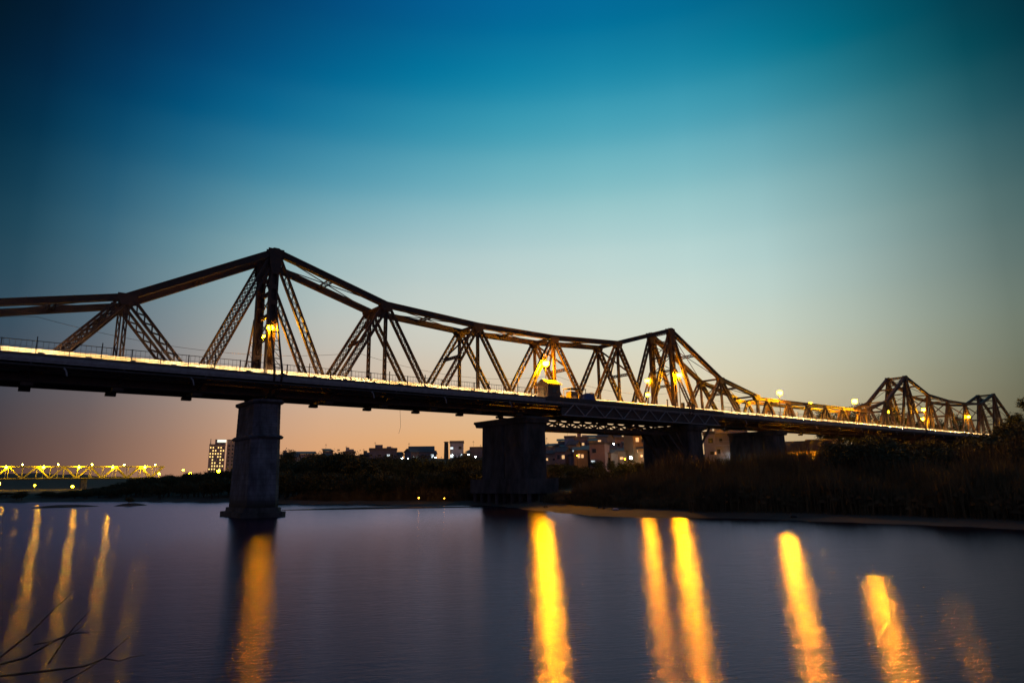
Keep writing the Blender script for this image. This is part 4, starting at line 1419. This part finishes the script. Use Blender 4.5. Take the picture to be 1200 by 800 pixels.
def house(az, d, w, h, dep, wall, roof, floors, wins, lits, label, turn=0.0, balcony=False, tank=False, base=None, z_top=None):
    x, y = polar(az, d)
    z = min(ground_z(x + i, y + j) for i in (-w / 2, w / 2) for j in (-dep / 2, dep / 2)) - 0.3
    if z_top is not None:                 # roof level from image pixels: the walls run down to the slope
        h = z_top - z
    t = thing('house', label, 'house', (x, y, z), -R(az) + turn, 'houses above the far bank')
    s = MB()
    s.box(-w / 2, w / 2, -dep / 2, dep / 2, 0, h)
    s.build('wall', wall, t)
    yf = -dep / 2
    s = MB()
    if roof == 'flat':
        s.box(-w / 2 - 0.25, w / 2 + 0.25, -dep / 2 - 0.25, dep / 2 + 0.25, h + 0.003, h + 0.22)
        for a, b, c, e in ((-w / 2 - 0.2, w / 2 + 0.2, -dep / 2 - 0.2, -dep / 2 - 0.02), (-w / 2 - 0.2, w / 2 + 0.2, dep / 2 + 0.02, dep / 2 + 0.2)):
            s.box(a, b, c, e, h + 0.224, h + 0.85)
    elif roof == 'gable':
        rh = dep * 0.28
        for sg in (-1, 1):
            s.plate([(-w / 2 - 0.4, 0, h + rh), (w / 2 + 0.4, 0, h + rh), (w / 2 + 0.4, sg * (dep / 2 + 0.5), h - 0.1), (-w / 2 - 0.4, sg * (dep / 2 + 0.5), h - 0.1)], 0.14, (0, sg * 0.4, 1))
        for xx in (-w / 2 + 0.05, w / 2 - 0.05):
            s.plate([(xx, -dep / 2, h + 0.01), (xx, dep / 2, h + 0.01), (xx, 0, h + rh - 0.1)], 0.1, (1, 0, 0))
    else:                                 # shed roof tilted to the front
        s.plate([(-w / 2 - 0.5, yf - 0.7, h + 0.08), (w / 2 + 0.5, yf - 0.7, h + 0.08), (w / 2 + 0.5, dep / 2 + 0.5, h + 1.3), (-w / 2 - 0.5, dep / 2 + 0.5, h + 1.3)], 0.14, (0, -0.2, 1))
        s.plate([(-w / 2 + 0.05, -dep / 2 + 0.1, h), (-w / 2 + 0.05, dep / 2, h), (-w / 2 + 0.05, dep / 2, h + 1.1)], 0.1, (1, 0, 0))
        s.plate([(w / 2 - 0.05, -dep / 2 + 0.1, h), (w / 2 - 0.05, dep / 2, h), (w / 2 - 0.05, dep / 2, h + 1.1)], 0.1, (1, 0, 0))
    ro = s.build('roof', ROOF, t)
    if tank:
        s = MB()
        s.tube([(w * 0.22, 0, h + 0.3), (w * 0.22, 0, h + 0.7)], 0.08, 6)
        s.tube([(w * 0.22 - 0.9, 0.3, h + 1.15), (w * 0.22 + 0.9, 0.3, h + 1.15)], 0.5, 10)
        s.build('water_tank', STEEL_PALE, ro)
        s = MB()
        s.box(-w * 0.3, -w * 0.3 + w * 0.28, -0.2, dep * 0.35, h + 0.226, h + 2.3)
        s.build('stair_head', wall, ro)
    if int(d * 7) % 3 == 0:
        s = MB()
        ah = 1.8 + (d * 0.37) % 1.6
        s.bar((-w * 0.3, 0.2, h + 0.2), (-w * 0.3, 0.2, h + 0.9 + ah), 0.07, 0.07)
        for q in range(3):
            s.bar((-w * 0.3 - 0.5 + 0.1 * q, 0.2, h + 0.3 + ah + 0.22 * q), (-w * 0.3 + 0.5 - 0.1 * q, 0.2, h + 0.3 + ah + 0.22 * q), 0.05, 0.05)
        s.build('aerial', STEEL_DARK, ro)
    fh = 3.2
    k = 0
    for fl in range(floors):
        z0 = h - 2.35 - fl * fh
        if z0 < 0.4:
            break
        for i in range(wins):
            xx = -w / 2 + w * (i + 0.5 + 0.3 * math.sin(7.3 * (i + 1) * (fl + 2) + az)) / wins
            lit = lits[k % len(lits)] if lits else 0
            k += 1
            ww = min(0.95, w / wins * 0.42) * (0.75 + 0.5 * abs(math.sin(3.1 * k + az)))
            window(t, xx, z0, ww, 1.0 + 0.35 * math.sin(5.7 * k + d), yf, lit)
        if balcony:
            s = MB()
            s.box(-w / 2 + 0.1, w / 2 - 0.1, yf - 1.15, yf - 0.003, z0 - 0.95, z0 - 0.80)
            for q in range(int(w / 0.5)):
                s.box(-w / 2 + 0.15 + q * 0.5, -w / 2 + 0.2 + q * 0.5, yf - 1.1, yf - 1.05, z0 - 0.80, z0 + 0.1)
            s.box(-w / 2 + 0.1, w / 2 - 0.1, yf - 1.13, yf - 1.02, z0 + 0.1, z0 + 0.18)
            s.build('balcony', PLASTER[2], t)
    return t


CR, PK, WH, GR, OC = PLASTER
# left of the bulky pier
house(21.0, 268, 8.0, 6, 8, WH, 'shed', 1, 3, [0, 0, 0], 'long low pale roofed house half sunk in trees, left end of the hilltop row', z_top=14.6)
house(24.3, 275, 6.0, 6, 8, CR, 'flat', 1, 3, [0], 'low cream house between the long low roof and the blue-grey block', z_top=14.0)
house(27.4, 270, 10.5, 7, 9, GR, 'flat', 2, 4, [0, 0, 2, 0, 0, 0, 2, 2], 'blue-grey block with a cool white window on the hilltop', tank=True, z_top=16.0)
house(30.6, 280, 10.0, 7, 9, GR, 'gable', 2, 4, [0, 0, 0, 2, 0, 0, 0, 0], 'wide dark house with a ridge roof left of the lookout house', z_top=15.6)
lk = house(33.6, 262, 5.2, 7, 5, WH, 'flat', 2, 2, [2, 0, 2, 2], 'narrow lookout house with a wide flat roof and white lights', z_top=18.2)
house(35.4, 270, 6.0, 7, 6, GR, 'flat', 2, 2, [0, 0, 2, 0], 'grey house just left of the bulky pier', z_top=16.2)
# between the bulky pier and the second tower
house(42.9, 262, 5.6, 6, 7, GR, 'shed', 2, 2, [0, 0, 0, 0], 'dark house right against the bulky pier with a sloping roof', z_top=18.2)
house(44.3, 246, 5.0, 7, 7, PK, 'flat', 3, 2, [0, 1, 0, 2, 0, 0], 'pink house with a lit top window under the lattice girder', z_top=18.0, tank=True)
house(45.6, 238, 5.4, 6, 7, CR, 'shed', 2, 2, [1, 1, 0, 0], 'cream house with warm lights and a shed roof', z_top=16.6)
house(44.2, 215, 4.4, 5, 6, OC, 'shed', 1, 2, [1, 1], 'low ochre house lit orange below the pink house', z_top=12.6)
house(47.0, 252, 5.6, 8, 7, GR, 'gable', 2, 3, [0, 0, 0, 2, 0, 2], 'dark gabled house beside the green-white light', z_top=18.6)
house(48.7, 250, 5.6, 9, 8, GR, 'flat', 3, 3, [0, 2, 0, 0, 0, 0, 1], 'tall grey house with a dark flat roof, highest of the hill row', z_top=20.8, tank=True)
house(49.3, 226, 3.0, 7, 5, WH, 'flat', 2, 1, [0, 0], 'narrow white house standing before the tall grey one', z_top=15.6)
house(50.2, 246, 5.5, 7, 7, PK, 'gable', 2, 2, [0, 0, 1, 1], 'pink gabled house left of the raking struts', z_top=17.3)
house(48.0, 212, 4.8, 5, 6, CR, 'shed', 1, 2, [1, 2], 'small cream house with bright windows low on the slope', z_top=11.8)
house(49.6, 206, 4.4, 5, 6, OC, 'shed', 1, 3, [1, 0, 1], 'low ochre house with orange lit front above the reeds', z_top=12.2)
house(50.9, 216, 4.6, 5, 6, PK, 'shed', 1, 2, [2, 1], 'small pink shed house beside the second pier', z_top=13.0)
rh_ = random.Random(31)
for i, (az, d, w, zt, roof) in enumerate(((41.6, 240, 4.6, 15.2, 'shed'), (42.7, 228, 3.8, 12.8, 'gable'), (43.4, 255, 4.2, 19.0, 'flat'), (45.0, 222, 3.6, 13.4, 'shed'), (46.2, 228, 4.4, 14.4, 'gable'), (46.6, 205, 3.4, 11.0, 'shed'),
                                          (47.7, 236, 3.4, 17.0, 'flat'), (48.4, 226, 3.8, 14.6, 'shed'), (50.4, 232, 4.0, 15.6, 'flat'), (51.2, 240, 4.6, 17.4, 'shed'), (45.2, 262, 5.0, 19.4, 'shed'), (51.8, 226, 4.2, 14.2, 'gable'))):
    house(az, d, w, 6, 5.5, PLASTER[i % 5], roof, 2, 1 + i % 2, [[0], [0, 1], [0, 0, 2]][i % 3], 'small dim house crowded on the slope right of the bulky pier', rh_.uniform(-0.5, 0.5), i % 4 == 0, False, z_top=zt)
for i in range(34):
    left = i < 15
    az = rh_.uniform(19.5, 36.2) if left else rh_.uniform(41.2, 52.2)
    d = rh_.uniform(245, 300) if left else rh_.uniform(196, 285)
    el = rh_.uniform(2.05, 2.6) if left else rh_.uniform(1.6, 3.75) * (0.8 + 0.2 * sstep(41, 48, az))
    house(az, d, rh_.uniform(2.8, 4.8), 6, rh_.uniform(4, 6), PLASTER[rh_.choice((0, 1, 2, 3, 3, 4))], rh_.choice(('flat', 'shed', 'gable', 'gable')), 2, rh_.choice((1, 2, 2)),
          rh_.choice(([0], [0, 0, 1], [0, 2, 0], [1, 0], [0, 0, 0, 2])),
          'small dim house half hidden in trees on the hilltop left of the bulky pier' if left else 'small dim house crowded on the slope right of the bulky pier',
          rh_.uniform(-0.6, 0.6), not left and i % 5 == 0, i % 4 == 1, z_top=3.5 + math.tan(R(el)) * d)
# between the second and the third bulky piers
house(55.2, 196, 5.4, 9, 7, WH, 'flat', 3, 2, [0, 2, 0, 1, 2, 0], 'white house with a round light left of the apartment house', z_top=15.3, tank=True)
house(56.6, 188, 8.2, 13, 8, CR, 'flat', 4, 3, [0, 0, 0, 0, 0, 0, 0, 1, 0], 'tall pale apartment house with balconies between two piers', balcony=True, z_top=18.2)
house(61.4, 176, 15, 6, 9, OC, 'gable', 1, 5, [3, 1, 3, 3, 1], 'long low hall glowing orange under the bridge deck', z_top=9.3)
house(63.3, 206, 8, 6, 8, WH, 'flat', 2, 3, [2, 0, 1, 2, 1, 0], 'white house behind the glowing hall', z_top=12.6)

# chimney beside the lookout house
x, y = polar(32.7, 262)
t = thing('chimney', 'slim square chimney stack left of the lookout house', 'chimney', (x, y, ground_z(x, y)))
s = MB()
s.prism([(-0.55, -0.55), (0.55, -0.55), (0.55, 0.55), (-0.55, 0.55)], 0, 18.6 - ground_z(x, y), 1.2, 1.0)
s.build('stack', STONE_DARK, t)
s = MB()
s.box(-0.7, 0.7, -0.7, 0.7, 18.602 - ground_z(x, y), 18.9 - ground_z(x, y))
s.build('cap', STONE_DARK, t)

# lights of the slope
for i, (az, d, zz, m, r, lab) in enumerate((
        (47.0, 240, 15.5, WHITE_LAMP, 0.42, 'greenish white flood lamp beside the dark gabled house'),
        (42.2, 165, 5.0, WHITE_LAMP, 0.20, 'white lamp low on the slope right of the bulky pier'),
        (48.4, 200, 9.6, WHITE_LAMP, 0.36, 'yellow-white lamp in front of the small cream house'),
        (43.6, 170, 4.2, WHITE_LAMP, 0.12, 'small white lamp beside the lamp low on the slope'),
        (57.0, 150, 3.6, WHITE_LAMP, 0.22, 'white lamp in the bushes below the apartment house'),
        (56.5, 182, 8.6, WHITE_LAMP, 0.22, 'white lamp at the foot of the apartment house'),
        (34.6, 250, 13.4, WHITE_LAMP, 0.16, 'tiny white lamp below the lookout house'),
        (29.5, 240, 10.2, WHITE_LAMP, 0.13, 'tiny white lamp among trees under the wide dark house'),
        (29.0, 230, 7.0, WHITE_LAMP, 0.13, 'tiny white lamp lower in the dark trees'),
        (61.0, 166, 7.6, SODIUM_MID, 0.30, 'orange yard lamp before the glowing hall'),
        (62.4, 168, 7.2, SODIUM_MID, 0.26, 'second orange yard lamp at the right of the glowing hall'),
        (47.9, 190, 9.0, SODIUM_MID, 0.10, 'orange yard lamp on the slope below the dark gabled house'),
        (49.9, 196, 9.4, SODIUM_MID, 0.10, 'orange yard lamp above the reeds left of the second pier'),
        (43.9, 204, 10.6, SODIUM_MID, 0.10, 'orange yard lamp before the low ochre house'),
        (45.2, 232, 14.9, SODIUM_MID, 0.08, 'tiny orange lamp under the roof edge of the pink house'),
        (46.1, 218, 12.2, WHITE_LAMP, 0.14, 'tiny white lamp between crowded roofs mid slope'),
        (50.6, 210, 11.4, WHITE_LAMP, 0.16, 'tiny white lamp beside the raking struts of the second pier'),
        (51.4, 220, 13.4, SODIUM_MID, 0.08, 'tiny orange lamp left of the second pier'),
        (48.9, 235, 15.6, SODIUM_MID, 0.07, 'tiny orange lamp at the foot of the tallest grey house'),
        (31.8, 246, 12.2, WHITE_LAMP, 0.13, 'tiny white lamp in trees below the chimney'),
        (33.2, 252, 13.0, WHITE_LAMP, 0.20, 'white lamp at the foot of the lookout house'),
        (35.2, 240, 11.6, WHITE_LAMP, 0.13, 'tiny white lamp in trees just left of the bulky pier'))):
    x, y = polar(az, d)
    gz = ground_z(x, y)
    zz = max(zz, gz + 2.6)
    t = thing('yard_lamp', lab, 'lamp', (x, y, gz))
    s = MB()
    s.tube([(0, 0, -0.2), (0, 0, zz - gz - r)], [0.08, 0.05], 6)
    s.build('pole', STEEL_DARK, t)
    s = MB()
    s.ball((0, 0, zz - gz), r, 10, 6)
    s.build('globe', m, t)
    s = MB()
    s.tube([(0, 0, zz - gz + r), (0, 0, zz - gz + r + 0.12)], [r * 1.1, 0.05], 8)
    s.build('hood', STEEL_DARK, t)

# ------------------------------------------------------------------ far left: lit tower block and the second bridge
TOWER = mat('pale_tower_render', (0.60, 0.42, 0.36), (0.52, 0.36, 0.30), 0.2, 0.9)
x, y = polar(14.55, 900)
tb = thing('tower_block', 'distant tower block with rows of golden windows left of the stone pier', 'tower block', (x, y, 6), -R(15.0))
s = MB()
s.box(-10, 8, -8, 8, 0, 46)
s.build('wall', TOWER, tb)
s = MB()
s.box(-10.3, 8.3, -8.3, 8.3, 46.003, 47)
ro = s.build('roof', ROOF, tb)
s = MB()
s.box(-4, 8, -4, 4, 47.003, 53)
s.build('stair_head', PK, ro)
s = MB()
s.box(-1.5, 8.5, -4.6, -4.05, 49.6, 52.6)
s.build('roof_sign', glow('lit_roof_sign', (0.9, 1.0, 0.8), 1.3, False), tb)
s = MB()
s.tube([(-9, 0, 47.0), (-9, 0, 54)], [0.5, 0.3], 6)
s.build('mast', STEEL_PALE, tb)
rw = random.Random(21)
for fl in range(11):
    for i in range(6):
        on = rw.random() < (0.92 if i in (1, 3, 4) else 0.6)
        if not on and rw.random() < 0.6:
            continue
        window(tb, -8.4 + i * 2.9, 5 + fl * 3.7, 1.3, 1.7, -8, 3 if on else 0)
x, y = polar(15.75, 905)
t2 = thing('tower_block', 'darker reddish tower block just behind the golden-windowed one', 'tower block', (x, y, 6), -R(16.4))
s = MB()
s.box(-9, 9, -8, 8, 0, 52)
s.build('wall', TOWER, t2)
s = MB()
s.box(-9.3, 9.3, -8.3, 8.3, 52.003, 53)
s.build('roof', ROOF, t2)
for fl in range(8):
    for i in range(4):
        window(t2, -6.5 + i * 4.3, 12 + fl * 4.6, 1.8, 2.2, -8, 0)

SODIUM_DIM = glow('far_yellow_lamp_weak', (1.0, 0.52, 0.03), 260)
fb = thing('far_bridge', 'distant yellow-lit truss bridge crossing the river at far left', 'bridge', (0, 0, 0))
A = Vector((*polar(-14, 690), 0))
B = Vector((*polar(10.9, 668), 0))
ln = (B - A).length
fb.location = (A.x, A.y, 0)
fb.rotation_euler = (0, 0, math.atan2(B.y - A.y, B.x - A.x))
zd, zt, wd = 11.0, 20.6, 12.0
for yy in (0, wd):
    s = MB()
    s.bar((0, yy, zt), (ln, yy, zt), 0.7, 0.8)
    s.build('top_chord', FAR_PAINT, fb)
    s = MB()
    s.bar((0, yy, zd), (ln, yy, zd), 0.8, 1.1)
    s.build('bottom_chord', FAR_PAINT, fb)
    s = MB()
    n = int(ln / 9.0)
    k = ln / n
    for i in range(n):
        if i % 2:
            s.bar((k * i, yy, zd), (k * (i + 1), yy, zt), 0.6, 0.9)
        else:
            s.bar((k * i, yy, zt), (k * (i + 1), yy, zd), 0.6, 0.9)
        s.bar((k * i, yy, zd), (k * i, yy, zt), 0.4, 0.4)
    s.build('web_lattice', FAR_PAINT, fb)
s = MB()
s.box(0, ln, 0.5, wd - 0.5, zd - 0.5, zd + 0.2)
s.box(0, ln, -3.5, -0.6, zd - 0.6, zd + 0.1)
s.build('deck', STONE_DARK, fb)
for i in range(1, 5):
    s = MB()
    s.box(ln * i / 5 - 2, ln * i / 5 + 2, -1, wd + 1, -2, zd - 0.62)
    s.build('pier', STONE, fb)
ca, sa = math.cos(fb.rotation_euler.z), math.sin(fb.rotation_euler.z)
i = 0
u = 14.0
while u < ln - 4:
    for vv, hh in ((-3.2, zt - 1.0), (wd + 1.5, zt + 1.6)):
        uu = u + (0 if vv < 0 else 10)
        if uu > ln - 4:
            continue
        t = thing('far_lamp', 'yellow lamp on the front edge of the distant truss bridge' if vv < 0 else 'yellow lamp on the back edge of the distant truss bridge, above its top chord', 'street lamp',
                  (A.x + uu * ca - vv * sa, A.y + uu * sa + vv * ca, zd), 0, 'front lamps of the distant bridge' if vv < 0 else 'back lamps of the distant bridge')
        s = MB()
        s.tube([(0, 0, -0.3), (0, 0, hh - zd)], [0.16, 0.1], 6)
        s.build('pole', STEEL_PALE, t)
        s = MB()
        s.ball((0, 0, hh - zd + 0.4), 1.0 if vv < 0 else 0.5, 10, 6)
        s.build('globe', SODIUM_FAR if vv < 0 else SODIUM_DIM, t)
        i += 1
    u += 24.0
for az, d, zz, r, lab in ((14.7, 640, 15.0, 1.2, 'orange lamp at the foot of the golden-windowed tower'), (12.7, 640, 13.5, 0.9, 'yellow lamp above the trees right of the distant bridge end'),
                          (10.6, 620, 13.2, 0.8, 'yellow lamp above the trees at the distant bridge end'), (12.2, 660, 17.0, 0.7, 'white-yellow lamp on the skyline left of the tower block')):
    x, y = polar(az, d)
    t = thing('far_lamp', lab, 'street lamp', (x, y, ground_z(x, y)))
    s = MB()
    s.tube([(0, 0, 0), (0, 0, zz - ground_z(x, y))], [0.2, 0.1], 6)
    s.build('pole', STEEL_PALE, t)
    s = MB()
    s.ball((0, 0, zz - ground_z(x, y) + r * 0.5), r, 10, 6)
    s.build('globe', SODIUM_FAR, t)
    s.f
for az, d, zz, r, lab in ((3.0, 1150, 7.0, 1.0, 'small white light on the far shore under the distant bridge'), (5.2, 1100, 4.6, 1.4, 'orange light on the far shore under the distant bridge'),
                          (1.0, 1000, 9.0, 1.6, 'yellow light below the left end of the distant bridge')):
    x, y = polar(az, d)
    t = thing('far_lamp', lab, 'street lamp', (x, y, ground_z(x, y)))
    s = MB()
    s.tube([(0, 0, 0), (0, 0, zz - ground_z(x, y))], [0.2, 0.1], 6)
    s.build('pole', STEEL_PALE, t)
    s = MB()
    s.ball((0, 0, zz - ground_z(x, y) + r * 0.5), r, 10, 6)
    s.build('globe', SODIUM_MID, t)
